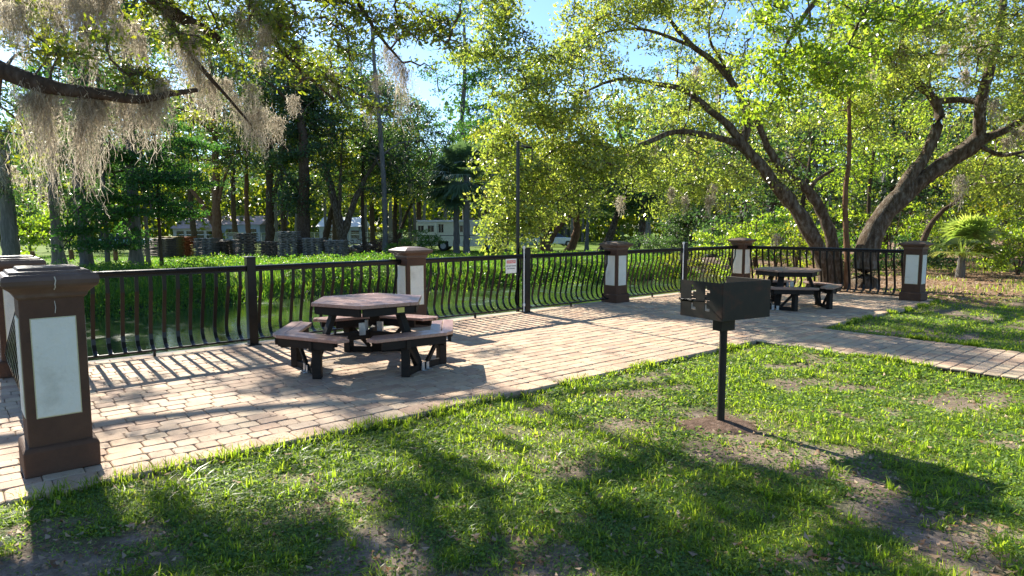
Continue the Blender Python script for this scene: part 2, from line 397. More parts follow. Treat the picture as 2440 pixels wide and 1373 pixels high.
def tube_np(P, rad, k=6):
    n = len(P)
    T = np.zeros_like(P); T[1:-1] = P[2:] - P[:-2]; T[0] = P[1] - P[0]; T[-1] = P[-1] - P[-2]
    T /= np.linalg.norm(T, axis=1)[:, None] + 1e-9
    ref = np.array([0, 0, 1.0]) if abs(T[:, 2]).mean() < .8 else np.array([1.0, 0, 0])
    A = np.cross(T, ref); A /= np.linalg.norm(A, axis=1)[:, None] + 1e-9
    B = np.cross(T, A)
    ang = np.arange(k) * 2 * math.pi / k
    V = P[:, None, :] + rad[:, None, None] * (np.cos(ang)[None, :, None] * A[:, None, :] + np.sin(ang)[None, :, None] * B[:, None, :])
    i = np.arange(n - 1)[:, None] * k + np.arange(k)[None, :]
    j = np.arange(n - 1)[:, None] * k + (np.arange(k)[None, :] + 1) % k
    Fc = np.stack([i, j, j + k, i + k], -1).reshape(-1, 4)
    return V.reshape(-1, 3), Fc
def np_mesh(name, V, F, rnd=None, smooth=False, attrs=None):
    V = np.asarray(V, np.float32); F = np.asarray(F, np.int32)
    me = bpy.data.meshes.new(name)
    me.vertices.add(len(V)); me.vertices.foreach_set('co', V.ravel())
    k = F.shape[1]
    me.loops.add(F.size); me.loops.foreach_set('vertex_index', F.ravel())
    me.polygons.add(len(F)); me.polygons.foreach_set('loop_start', np.arange(0, F.size, k, dtype=np.int32))
    try: me.polygons.foreach_set('loop_total', np.full(len(F), k, dtype=np.int32))
    except Exception: pass
    if smooth: me.polygons.foreach_set('use_smooth', np.ones(len(F), bool))
    me.update(calc_edges=True)
    if rnd is not None:
        a = me.attributes.new('rnd', 'FLOAT', 'POINT'); a.data.foreach_set('value', np.asarray(rnd, np.float32))
    for kk, vv in (attrs or {}).items():
        a = me.attributes.new(kk, 'FLOAT', 'POINT'); a.data.foreach_set('value', np.asarray(vv, np.float32))
    return me
def rand_dirs(n):
    d = RNG.normal(size=(n, 3)); return d / np.linalg.norm(d, axis=1)[:, None]
def leaves(P, size, aspect=.42, flat=.0, hang=None, seed_rnd=None, sizevar=.35, fold=.18):
    """one folded rhombus per leaf"""
    n = len(P)
    d = rand_dirs(n)
    if hang is not None: d = d + np.array(hang)[None, :]; d /= np.linalg.norm(d, axis=1)[:, None]
    d[:, 2] *= (1 - flat); d /= np.linalg.norm(d, axis=1)[:, None] + 1e-9
    q = rand_dirs(n); q[:, 2] += flat * 2.5
    sdir = np.cross(d, q); sdir /= np.linalg.norm(sdir, axis=1)[:, None] + 1e-9
    nn = np.cross(d, sdir)
    L = size * (1 + RNG.uniform(-sizevar, sizevar, n))[:, None]
    a = P; tip = P + d * L; mid = P + d * L * .55 + nn * L * fold * .5
    l = mid + sdir * L * aspect * .5; r = mid - sdir * L * aspect * .5
    V = np.stack([a, l, tip, r], 1).reshape(-1, 3)
    F = np.arange(4 * n).reshape(-1, 4)
    rv = seed_rnd if seed_rnd is not None else RNG.random(n)
    return V, F, np.repeat(rv, 4)
def join_np(parts):
    V = []; F = []; A = []; o = 0
    for p in parts:
        V.append(p[0]); F.append(p[1] + o); o += len(p[0])
        if len(p) > 2: A.append(p[2])
    return np.concatenate(V), np.concatenate(F), (np.concatenate(A) if A else None)
def resample(P, step=.25):
    P = np.asarray(P, float)
    # Catmull-Rom
    out = []; Q = np.vstack([2 * P[0] - P[1], P, 2 * P[-1] - P[-2]])
    for i in range(1, len(Q) - 2):
        n = max(2, int(np.linalg.norm(Q[i + 1] - Q[i]) / step))
        t = np.linspace(0, 1, n, endpoint=False)[:, None]
        out.append(.5 * ((2 * Q[i]) + (-Q[i - 1] + Q[i + 1]) * t + (2 * Q[i - 1] - 5 * Q[i] + 4 * Q[i + 1] - Q[i + 2]) * t ** 2 + (-Q[i - 1] + 3 * Q[i] - 3 * Q[i + 1] + Q[i + 2]) * t ** 3))
    out.append(P[-1:])
    return np.vstack(out)
def limb(P, r0, r1, step=.3, k=8, wob=.03, flare=0):
    Q = resample(P, step); n = len(Q); t = np.linspace(0, 1, n)
    rad = r0 + (r1 - r0) * t ** .8
    if flare: rad = rad + flare * np.exp(-t * n * step / .35)
    rad = rad * (1 + RNG.uniform(-.07, .07, n))
    Q = Q + RNG.normal(size=Q.shape) * wob * (rad[:, None])
    V, F = tube_np(Q, rad, k)
    # uneven bark surface
    V = V + (np.stack([vnoise(V[:, 2] * 2, V[:, 0] + V[:, 1], .25, 5), vnoise(V[:, 2] * 2, V[:, 1], .25, 6), np.zeros(len(V))], 1) - [.5, .5, 0]) * min(r0 * .35, .1)
    return Q, rad, V, F
def blob_points(blobs, spacing_jitter=1.0):
    out = []
    for (c, rr, n) in blobs:
        d = rand_dirs(n) * (RNG.random(n) ** .5 * (1 + .28 * np.abs(RNG.normal(size=n))))[:, None]
        out.append(np.array(c)[None, :] + d * np.array(rr)[None, :])
    return np.vstack(out)
def make_tree(name, label, cat, limbs, clusters, leafmat, barkmat, base, nleaf=70, lsize=.06, spread=.32, aspect=.42, flatc=.5, group=None,
              twig_r=.012, pruned=True, moss=None, crown_rnd=None, hang=None, k=8, flat=0., leaf_prune=True, gap=0.0, flare=0.0, extra_keep=0.):
    base = np.array(base, float)
    root = empty(name, tuple(base), 0, label=label, cat=cat, group=group)
    nodes = []; parts = []
    for i, (P, r0, r1) in enumerate(limbs):
        Q, rad, V, F = limb(np.array(P), r0, r1, k=k, step=max(.2, r0 * .9), flare=flare if i == 0 else 0)
        nodes.append(Q[int(len(Q) * (.3 if i == 0 and len(limbs) > 1 else .15)):]); parts.append((V - base, F))
    V, F, _ = join_np(parts)
    link('trunk', np_mesh('trunk', V, F, smooth=True), root, M[barkmat])
    C = clusters
    if pruned: C = C[prune(C, extra_keep)]
    if gap > 0:
        g = vnoise(C[:, 0] + C[:, 1] * .7, C[:, 2] * 1.1 + C[:, 1] * .3, 1.6, 31)
        C = C[g > gap]
    nodes = np.vstack(nodes)
    if len(C):
        d0 = np.array([np.min(np.linalg.norm(nodes - c, axis=1)) for c in C])
        C = C[np.argsort(d0)]
        tw = []
        buf = np.zeros((len(nodes) + 5 * len(C), 3)); buf[:len(nodes)] = nodes; nb = len(nodes)
        for c in C:
            dd = buf[:nb] - c; dist = np.sqrt((dd * dd).sum(1)); i = int(dist.argmin()); a = buf[i]; L = dist[i]
            if L < .05: continue
            nseg = 4
            t = np.linspace(0, 1, nseg + 1)[:, None]
            P = a + (c - a) * t + RNG.normal(size=(nseg + 1, 3)) * L * .07 * np.sin(t * math.pi) + np.array([0, 0, L * .10]) * np.sin(t * math.pi)
            r0 = twig_r * (1 + .9 * min(L, 3))
            tw.append(tube_np(P, np.linspace(r0, twig_r * .5, nseg + 1), 4))
            buf[nb:nb + nseg] = P[1:]; nb += nseg
        # fine twigs in every cluster
        nt_ = 5
        E = np.repeat(C, nt_, 0); dirs = rand_dirs(len(E)) * spread * np.array([1, 1, flatc])
        for i in range(0, len(E)):
            pass
        side = np.cross(dirs, rand_dirs(len(E))); side /= np.linalg.norm(side, axis=1)[:, None] + 1e-9
        w = twig_r * .45
        tv = np.stack([E + side * w, E - side * w, E + dirs, E + dirs + side * w * .4], 1).reshape(-1, 3)
        tf = np.arange(len(tv)).reshape(-1, 4)[:, [0, 1, 2, 3]]
        tw.append((tv, tf))
        V, F, _ = join_np(tw)
        link('branches', np_mesh('branches', V - base, F, smooth=True), root, M['twig'], kind='stuff')
        n = nleaf
        cc = np.repeat(C, n, 0)
        off = RNG.normal(size=(len(cc), 3)); off = off / (np.linalg.norm(off, axis=1)[:, None] + 1e-9) * (RNG.random(len(cc)) ** .55)[:, None]
        P = cc + off * spread * np.array([1, 1, flatc])
        if pruned and leaf_prune:
            kp = keep_prob(P); P = P[RNG.random(len(P)) < np.clip(kp * 1.0 + .06 + extra_keep, 0, 1)]
        crv = np.clip(RNG.beta(2, 2, len(P)) * .8 + vnoise(P[:, 0] + P[:, 1], P[:, 2], 1.2, 9) * .3 - .04, 0, 1)
        V, F, A = leaves(P, lsize, aspect, flat, hang, crv)
        link('crown', np_mesh('crown', V - base, F, A), root, M[leafmat], kind='stuff')
    if moss is not None and len(moss):
        V, F, A = moss_mesh(moss)
        link('spanish_moss', np_mesh('spanish_moss', V - base, F, A), root, M['moss'], kind='stuff')
    return root
def moss_mesh(tufts):
    """tufts: (point, length, radius, strands, width)"""
    Vs = []; As = []
    for (p, L, rad, n, w) in tufts:
        ns = 12
        h = RNG.random(n) ** .6 * L + .04
        t = np.linspace(0, 1, ns)[None, :, None]
        st = RNG.normal(size=(n, 3)) * np.array([rad, rad, rad * .5]) * .5 * RNG.choice([.6, 1.0, 1.5], (n, 1))
        h = h * RNG.uniform(.5, 1, n)
        wob = np.cumsum(RNG.normal(size=(n, ns, 3)) * np.array([.020, .020, .008]) * (.45 + L * .7), 1)
        wob += RNG.normal(size=wob.shape) * np.array([.008, .008, .004])
        Q = np.array(p)[None, None, :] + st[:, None, :] * (1 - .55 * t) + wob + np.array([0, 0, -1])[None, None, :] * (h[:, None, None] * t)
        sd = RNG.normal(size=(n, ns, 3)) * np.array([1, 1, .25]); sd /= np.linalg.norm(sd, axis=2)[..., None]
        ww = (w * (1 - .6 * t))
        A_ = Q + sd * ww; B_ = Q - sd * ww
        q = np.stack([A_[:, :-1], B_[:, :-1], B_[:, 1:], A_[:, 1:]], 2).reshape(-1, 3)
        Vs.append(q); As.append(np.repeat(np.repeat(RNG.random(n), ns - 1), 4))
        # curly side hairs
        m = n * 6
        hp = Q.reshape(-1, 3)[RNG.integers(0, n * ns, m)]
        hd = RNG.normal(size=(m, 3)) * np.array([1, 1, .7]); hd /= np.linalg.norm(hd, axis=1)[:, None]
        hl = RNG.uniform(.015, .045, m)[:, None] * (w / .005) ** .5
        e = hp + hd * hl; s2 = np.cross(hd, rand_dirs(m)) * w * .6
        k = np.stack([hp + s2, hp - s2, e - s2 * .5 - [0, 0, .01], e + s2 * .5 - [0, 0, .01]], 1).reshape(-1, 3)
        Vs.append(k); As.append(np.repeat(RNG.random(m), 4))
    V = np.concatenate(Vs); A = np.concatenate(As)
    return V, np.arange(len(V)).reshape(-1, 4), A

# ------------------------------------------------------------------ ground, water, paving
def gpt(px, py):
    Yg = 1.655 * 1553.5 / (py - 534); return (px - CX) / 1553.5 * Yg, Yg
BARE = [(1700, 1000, .42, .22), (1500, 950, .35, .16), (1390, 1130, .28, .16), (1360, 1150, .2, .1), (680, 1165, .22, .12), (850, 1210, .24, .14), (920, 1290, .16, .1), (330, 1165, .3, .08), (1880, 880, .35, .16), (2330, 960, .8, .35),
        (2330, 1290, .4, .16), (1830, 1060, .3, .1), (2120, 1240, .3, .1), (1450, 905, .3, .1), (60, 1300, .2, .14), (1960, 1100, .3, .12), (1230, 1045, .2, .1), (2050, 930, .3, .12)]
def near_density(x, y):
    n = vnoise(x, y, .75, 41) * .6 + vnoise(x, y, .28, 42) * .4
    d = sstep(.29, .41, n) * (.65 + .45 * sstep(.35, .6, vnoise(x, y, .16, 46)))
    gp = np.hypot(x - 1.75, y - 5.2); d = d * sstep(.2, .55, gp)
    d = np.maximum(d, sstep(.9, .1, np.abs(uv_of(x, y)[1] - FRONT0 * (1 + SKEW * uv_of(x, y)[0]) - .12) / .35) * .8)
    wx = (vnoise(x, y, .18, 91) - .5) * .9; wy = (vnoise(x, y, .18, 92) - .5) * .9
    for (bx, by, rx, ry) in BARE:
        gx0, gy0 = gpt(bx, by)
        d = d * (1 - .93 * sstep(1.25, .7, np.hypot((x - gx0) / rx + wx, (y - gy0) / ry + wy)))
    return d
xs = np.concatenate([-22 - np.geomspace(.5, 220, 40)[::-1], np.linspace(-22, 26, 200), 26 + np.geomspace(.5, 220, 40)])
ys = np.concatenate([[-40, -20, -10], np.linspace(-5, 34, 170), 34 + np.geomspace(.4, 330, 60)])
X, Y = np.meshgrid(xs, ys)
Z = ground_z(X, Y)
nx, ny = len(xs), len(ys)
idx = np.arange(nx * ny).reshape(ny, nx)
F = np.stack([idx[:-1, :-1], idx[:-1, 1:], idx[1:, 1:], idx[1:, :-1]], -1).reshape(-1, 4)
U_, V_ = uv_of(X, Y)
cn, cf = creek_near(U_), creek_far(U_)
m_far = np.where((V_ < cf - .8) & ((U_ < 26) | (V_ < -16)), 1.0, 0.0) * (0.93 + .07 * vnoise(X, Y, 2.2, 8))
m_lit = np.where((U_ > 14.9) & (V_ > cn - .2), 1.0, 0.0) * sstep(.12, .4, vnoise(X, Y, 1.4, 12)) * np.where(V_ > 5.2, .3, 1)
m_lit = np.maximum(m_lit, np.where((U_ > 20) & (V_ > cn) & (Y < 30), .6, 0))
m_mud = np.where((V_ < cn) & (V_ > cf - 1.0), 1.0, 0.0)
g = np_mesh('ground', np.stack([X, Y, Z], -1).reshape(-1, 3), F, None, True, dict(m_grass=(near_density(X, Y) * (V_ > 3.5) * .8).ravel(), m_far=m_far.ravel(), m_litter=m_lit.ravel(), m_mud=m_mud.ravel()))
link('ground', g, None, M['ground'], kind='structure')
b = MB()
b.add([D(-70, .0, WATER_Z), D(70, .0, WATER_Z), D(70, -24, WATER_Z), D(-70, -24, WATER_Z)], [(0, 1, 2, 3)])
b.build('creek_water', M['water'], kind='structure')

pave = empty('pavement', (0, 0, 0), kind='structure')
def dsk(u, v, z): return D(u, v * (1 + SKEW * u), z)
b = MB()
b.add([dsk(-.60, -.14, -.014), dsk(15.33, -.14, -.014), dsk(15.33, FRONT0 - .015, -.014), dsk(-.60, FRONT0 - .015, -.014),
       dsk(-.60, -.14, -.3), dsk(15.33, -.14, -.3), dsk(15.33, FRONT0 - .015, -.3), dsk(-.60, FRONT0 - .015, -.3)],
      [(0, 1, 2, 3), (4, 5, 1, 0), (5, 6, 2, 1), (6, 7, 3, 2), (7, 4, 0, 3)])
b.add([D(7.83, 4.1, -.015), D(9.60, 4.1, -.015), D(9.60, 15, -.015), D(7.83, 15, -.015), D(7.83, 4.1, -.3), D(9.60, 4.1, -.3), D(9.60, 15, -.3), D(7.83, 15, -.3)],
      [(0, 1, 2, 3), (4, 5, 1, 0), (5, 6, 2, 1), (6, 7, 3, 2), (7, 4, 0, 3)])
b.build('joint_sand', M['joint'], pave)
def paver_mesh(L, W, rv, hgt=.06):
    c = min(L, W) * .10; e = .006
    def ring(o, z):
        a, w = L / 2 - o, W / 2 - o
        return [(-a + c, -w, z), (a - c, -w, z), (a, -w + c, z), (a, w - c, z), (a - c, w, z), (-a + c, w, z), (-a, w - c, z), (-a, -w + c, z)]
    v = ring(.0, -hgt) + ring(0, -e) + ring(e, 0)
    f = []
    for k in (0, 8):
        for i in range(8): f.append((k + i, k + (i + 1) % 8, k + 8 + (i + 1) % 8, k + 8 + i))
    f.append(tuple(range(16, 24)))
    return v, f
pieces = []   # (kind, x, y, rot, z, tilt, L, W)
pale = set()
def add_piece(u, v, L, W, deck=True, rz=0):
    p = dsk(u, v, 0) if deck else D(u, v, 0)
    pieces.append((p[0], p[1], ROTU + rz + RNG.normal() * .008, RNG.uniform(-.004, .003), L - .004, W - .004))
rows = np.arange(-.14 + .075, 3.74, .152)
for ri, v in enumerate(rows):
    u = -.36 + RNG.uniform(-.1, 0)
    while u < 15.12:
        L = .225 if RNG.random() < .6 else .152
        add_piece(u + L / 2, v, L, .152 if v < 3.66 else .15)
        u += L
v = rows[-1] + .076 + .115
u = -.60
while u < 15.2:                                 # border course along the lawn
    L = RNG.choice([.24, .30, .24]); add_piece(u + L / 2, v, L, .225); u += L
v = -.12
while v < 3.7:                                  # outer course on the left
    add_piece(-.50, v + .11, .20, .22); v += .22
v = -.12
while v < 3.7:
    add_piece(15.24, v + .11, .18, .22); v += .22
v = 4.12 + .10
ri = 0
u0 = 7.83
while v < 14.6:                                 # path
    pale.add(len(pieces)); add_piece(u0 + .08, v + .05, .15, .152, False)
    add_piece(u0 + 1.77 - .08, v + .05, .15, .152, False)
    u = u0 + .16 + (.11 if ri % 2 else 0)
    if ri % 2: add_piece(u0 + .16 + .055, v + .05, .11, .152, False)
    while u < u0 + 1.60:
        L = min(.222, u0 + 1.61 - u)
        if L > .05: add_piece(u + L / 2, v + .05, L, .152, False)
        u += L
    v += .154; ri += 1
pieces = [p + ((.7 if i in pale else float(RNG.random())),) for i, p in enumerate(pieces)]
pieces.sort(key=lambda p: p[0] ** 2 + p[1] ** 2 + (0 if abs(p[0]) < p[1] * .82 else 1000))
cache = {}
bigV, bigF8, bigR = [], [], []
bv, bf, br = [], [], []
for i, (x, y, rz, z, L, W, rv) in enumerate(pieces):
    if i < 300:
        q = int(rv * 7); key = (round(L, 3), round(W, 3), q)
        if key not in cache:
            v, f = paver_mesh(L, W, q / 7)
            me = bpy.data.meshes.new('brick'); me.from_pydata(v, [], f); me.update()
            a = me.attributes.new('rnd', 'FLOAT', 'POINT'); a.data.foreach_set('value', [q / 7 + .05] * len(v)); me.materials.append(M['paver'])
            cache[key] = me
        o = link('brick', cache[key], pave, None, (x, y, z)); o.rotation_euler = (RNG.normal() * .011, RNG.normal() * .011, rz)
    else:
        v, f = paver_mesh(L, W, rv); n0 = len(bv); c_, s_ = math.cos(rz), math.sin(rz)
        bv += [(x + a * c_ - b_ * s_, y + a * s_ + b_ * c_, z + h) for a, b_, h in v]
        bf += [tuple(k + n0 for k in ff) for ff in f]; br += [rv] * len(v)
me = bpy.data.meshes.new('brick_field'); me.from_pydata(bv, [], bf); me.update()
a = me.attributes.new('rnd', 'FLOAT', 'POINT'); a.data.foreach_set('value', br)
link('brick_field', me, pave, M['paver'], kind='stuff')
# concrete wall that carries the terrace over the creek
b = MB()
for (u0, v0, u1, v1) in ((-.64, -.26, 15.39, -.15),):
    q = [D(u0, v0), D(u1, v0), D(u1, v1), D(u0, v1)]
    b.prism([(p[0], p[1]) for p in q], -1.5, -.005)
b.build('retaining_wall', M['concrete'], label='low concrete retaining wall under the black railing at the creek edge', cat='retaining wall')

# ------------------------------------------------------------------ columns
def make_column(stepped=False):
    root = empty('column', (0, 0, 0), ROTU, cat='column', group='brown columns with white panels')
    b = MB(); b.rings([(.205, 0), (.205, .150), (.196, .168), (.178, .178)]); b.build('plinth', M['col_paint'], root, bevel=.006)
    b = MB(); b.rings([(.172, .14), (.172, 1.09)]); b.build('shaft', M['col_paint'], root, bevel=.006)
    b = MB()
    if stepped:
        b.rings([(.176, 1.075), (.19, 1.09), (.196, 1.11), (.222, 1.135), (.243, 1.15), (.252, 1.165), (.256, 1.19), (.250, 1.215), (.236, 1.225),
                 (.215, 1.228), (.212, 1.242), (.165, 1.247), (.162, 1.262), (.11, 1.266)])
    else:
        b.rings([(.176, 1.075), (.185, 1.09), (.185, 1.115), (.205, 1.135), (.235, 1.155), (.252, 1.168), (.255, 1.198), (.16, 1.236), (.0751, 1.250), (.02, 1.252)])
    b.build('cap', M['col_cap'], root, bevel=.004)
    for k in range(4):
        b = MB(); b.box((0, -.1735, .655), (.232, .012, .60))
        o = b.build('panel', M['stucco'], root, bevel=.003); o.rotation_euler = (0, 0, k * math.pi / 2)
        b = MB(); b.box((0, -.1722, .655), (.244, .006, .612)); b.build('stained_rim', M['stucco_edge'], o)
    return root
CP = {'Cb': (0, 0), 'C1': (4.92, 0), 'C2': (9.84, 0), 'C3': (14.76, 0), 'C0': (-0.04, 3.50), 'C5': (14.83, 3.93)}
c_st = make_column(True); c_py = make_column(False)
clabels = {'C0': 'brown column with a cracked stepped cap at the near left corner of the brick terrace, largest of all',
           'Cb': 'brown column with a stepped cap at the far left corner, mostly hidden behind the nearest column',
           'C1': 'brown column with a pointed cap standing right behind the nearer octagonal picnic table',
           'C2': 'brown column in the long creekside railing, second one right of the nearer picnic table',
           'C3': 'brown column at the far corner of the terrace where the two railings meet',
           'C5': 'brown column with the end of the right hand railing, beside the leaf covered ground'}
first = {True: c_st, False: c_py}; usedc = {True: False, False: False}
for k_, (u, v) in CP.items():
    st = k_ in ('C0', 'Cb')
    o = copy_tree(first[st]) if usedc[st] else first[st]
    usedc[st] = True
    o.location = D(u, v, 0); o['label'] = clabels[k_]; o.scale = (1, 1, 1.05 if k_ == 'C0' else 1.0)
M['crack'] = plain('pale_crack_filler', (.5, .45, .38), .9)
c0 = [o for o in bpy.data.objects if o.parent is None and o.get('label') == clabels['C0']][0]
for ch in children(c0):
    if ch.name.startswith('cap'): cap0 = ch
b = MB(); b.tube([(.012, -.2605, 1.212), (.018, -.2605, 1.19), (.013, -.258, 1.166), (.016, -.243, 1.148), (.01, -.226, 1.133)], .0035, 5)
b.tube([(.013, -.1750, 1.06), (.017, -.1750, 1.02), (.012, -.1750, .985)], .0022, 5)
b.build('crack_filler', M['crack'], cap0)
# ------------------------------------------------------------------ posts and railings
def make_post():
    root = empty('railing_post', (0, 0, 0), ROTU, cat='post', group='square black railing posts')
    b = MB(); b.box((0, 0, .58), (.115, .115, 1.16)); b.build('post_shaft', M['black_metal'], root, bevel=.006)
    b = MB(); b.rings([(.064, 1.16), (.064, 1.172), (.03, 1.178)]); b.build('post_cap', M['black_metal'], root)
    b = MB(); b.box((0, 0, .006), (.17, .17, .012)); b.build('base_plate', M['black_metal'], root, bevel=.002)
    return root
pp = make_post()
plabels = ['square black post left of the nearer picnic table, in the creekside railing', 'square black post next to the red and white sign and the tall lamp pole',
           'square black post seen just above the left end of the grill box']
for i, u in enumerate((2.47, 7.38, 12.30)):
    o = pp if i == 0 else copy_tree(pp); o.location = D(u, -.03, 0); o['label'] = plabels[i]
def baluster_mesh():
    # side profile (outward offset, height): straight, kink, belly, foot
    prof = [(0, .985), (0, .80), (.035, .70), (.085, .52), (.125, .36), (.145, .26), (.135, .19), (.095, .125), (.03, .092), (0, .085)]
    w, t = .022, .0045
    v = []; f = []
    for i, (o, z) in enumerate(prof):
        a = prof[max(0, i - 1)]; c = prof[min(len(prof) - 1, i + 1)]
        tx, tz = c[0] - a[0], c[1] - a[1]; l = math.hypot(tx, tz); nx_, nz_ = -tz / l, tx / l
        for sx, sn in ((-1, -1), (1, -1), (1, 1), (-1, 1)):
            v.append((sx * w, o + nx_ * t * sn, z + nz_ * t * sn))
    n = len(prof)
    for k in range(n - 1):
        for i in range(4): f.append((4 * k + i, 4 * k + (i + 1) % 4, 4 * k + 4 + (i + 1) % 4, 4 * k + 4 + i))
    me = bpy.data.meshes.new('baluster'); me.from_pydata(v, [], f); me.update(); me.materials.append(M['black_metal'])
    return me
bal = baluster_mesh()
rail_cache = {}
def make_railing(p0, p1, out_dir, label, foot=True):
    """local x runs along the rail, local +y is the outer side"""
    p0 = Vector(p0); p1 = Vector(p1); d = p1 - p0; L = d.length; ang = math.atan2(d.y, d.x)
    # outer side must be on local +y
    side = Vector((-math.sin(ang), math.cos(ang), 0))
    if side.dot(Vector((*out_dir, 0))) < 0:
        p0, p1 = p1, p0; d = -d; ang += math.pi
    root = empty('railing', tuple(p0), ang, label=label, cat='railing', group='black railing sections with belly shaped bars')
    b = MB()
    # rounded hand rail section over a flat channel
    sec = [(-.030, 1.0), (-.034, 1.03), (-.024, 1.052), (0, 1.060), (.024, 1.052), (.034, 1.03), (.030, 1.0)]
    vs = [(0, y, z) for y, z in sec] + [(L, y, z) for y, z in sec]; n = len(sec)
    b.add(vs, [(i, (i + 1) % n, n + (i + 1) % n, n + i) for i in range(n)] + [tuple(range(n))[::-1], tuple(range(n, 2 * n))])
    b.build('top_rail', M['black_metal'], root)
    b = MB(); b.box((L / 2, 0, .988), (L, .040, .020)); b.build('rail_channel', M['black_metal'], root)
    b = MB(); b.box((L / 2, 0, .075), (L, .040, .022)); b.build('bottom_rail', M['black_metal'], root, bevel=.003)
    if foot:
        b = MB(); b.box((L / 2, 0, .033), (.03, .03, .066)); b.build('foot', M['black_metal'], root)
    n = int(round(L / .153)); s = L / n
    for i in range(n):
        o = link('baluster', bal, root, None, ((i + .5) * s, 0, 0)); o.rotation_euler = (0, 0, RNG.normal() * .02)
    return root
OUT1 = tuple(-VD)
us = [0, 2.47, 4.92, 7.38, 9.84, 12.30, 14.76]
hw = [.17, .06, .17, .06, .17, .06, .17]
rl = ['railing section between the far left column and the first post, striped shadow below', 'railing section behind the nearer picnic table, left of the column with the pointed cap',
      'railing section carrying the red and white sign, ending at the lamp pole', 'railing section between the post beside the sign and the next brown column',
      'railing section right of the middle column, just left of the grill box', 'railing section behind the grill, ending at the far corner column']
for i in range(6):
    make_railing(D(us[i] + hw[i], -.03), D(us[i + 1] - hw[i + 1], -.03), OUT1, rl[i])
make_railing(D(0, .17), D(0, 3.28), tuple(-UD), 'railing section seen edge on at the far left, between the two left columns')
make_railing(D(14.76, .17), D(14.82, 3.76), tuple(UD), 'railing section in front of the oak trunks, behind the farther picnic table')

# ------------------------------------------------------------------ sign, lamp pole, conduits
M['sign_white'] = plain('sign_white', (.78, .76, .68), .4); M['sign_red'] = plain('sign_red', (.62, .02, .02), .4); M['ink'] = plain('sign_ink', (.04, .04, .04), .5)
sg = empty('sign', D(6.98, .012, .86), ROTU + R(1.0), label='small white warning sign with a red header hung on the creekside railing', cat='sign')
b = MB(); b.box((0, 0, 0), (.255, .004, .255)); b.build('sign_plate', M['sign_white'], sg, bevel=.001)
b = MB(); b.box((0, -.0032, .075), (.205, .0012, .052)); b.build('header_band', M['sign_red'], sg)
def text_mesh(txt, size, m, parent, loc, name='lettering'):
    cu = bpy.data.curves.new('t', 'FONT'); cu.body = txt; cu.size = size; cu.align_x = 'CENTER'; cu.align_y = 'CENTER'; cu.extrude = .0004; cu.offset = .0006
    to = bpy.data.objects.new('t', cu); COL.objects.link(to)
    bpy.context.view_layer.update()
    me = bpy.data.meshes.new_from_object(to.evaluated_get(bpy.context.evaluated_depsgraph_get()))
    bpy.data.objects.remove(to); bpy.data.curves.remove(cu)
    o = link(name, me, parent, m, loc); o.rotation_euler = (R(90), 0, 0)
    return o
text_mesh('DANGER', .046, M['sign_white'], sg, (0, -.0046, .075))
text_mesh('DO NOT STAND', .030, M['ink'], sg, (0, -.0032, .0))
text_mesh('ON THE RAILS', .030, M['ink'], sg, (0, -.0032, -.045))
lp = empty('lamp_pole', D(7.30, -.17, 0), ROTU, label='tall thin black lamp pole behind the post next to the sign', cat='lamp pole')
b = MB(); b.box((0, 0, 1.20), (.048, .048, 3.75)); b.build('pole', M['black_metal'], lp, bevel=.004)
b = MB(); b.bar((0, 0, 2.94), (.13, -.02, 2.94), .025, .025); b.bar((.13, -.02, 2.90), (.13, -.02, 3.0), .03, .03); b.build('bracket_arm', M['black_metal'], lp)
b = MB(); b.box((.16, -.05, 2.985), (.16, .13, .035), rot=Matrix.Rotation(R(20), 3, 'X')); b.build('lamp_head', M['black_metal'], lp, bevel=.004)
for nm, (u, v, h), lb in (('conduit_pipe', (7.29, .01, 1.16), 'thin white vertical pipe strapped to the lamp pole post beside the sign'),
                      ('conduit_pipe', (12.22, .00, 1.14), 'thin white vertical pipe on the post just above the grill box')):
    r_ = empty(nm, D(u, v, 0), ROTU, label=lb, cat='pipe', group='white pipes on posts')
    b = MB(); b.lathe([(.011, .02), (.011, h)], 8); b.build('pipe', M['white_pvc'], r_, smooth=False)
    b = MB(); b.lathe([(.022, .12), (.022, .17)], 8); b.lathe([(.024, h), (.024, h + .05)], 8); b.build('coupling', M['white_pvc'], r_)

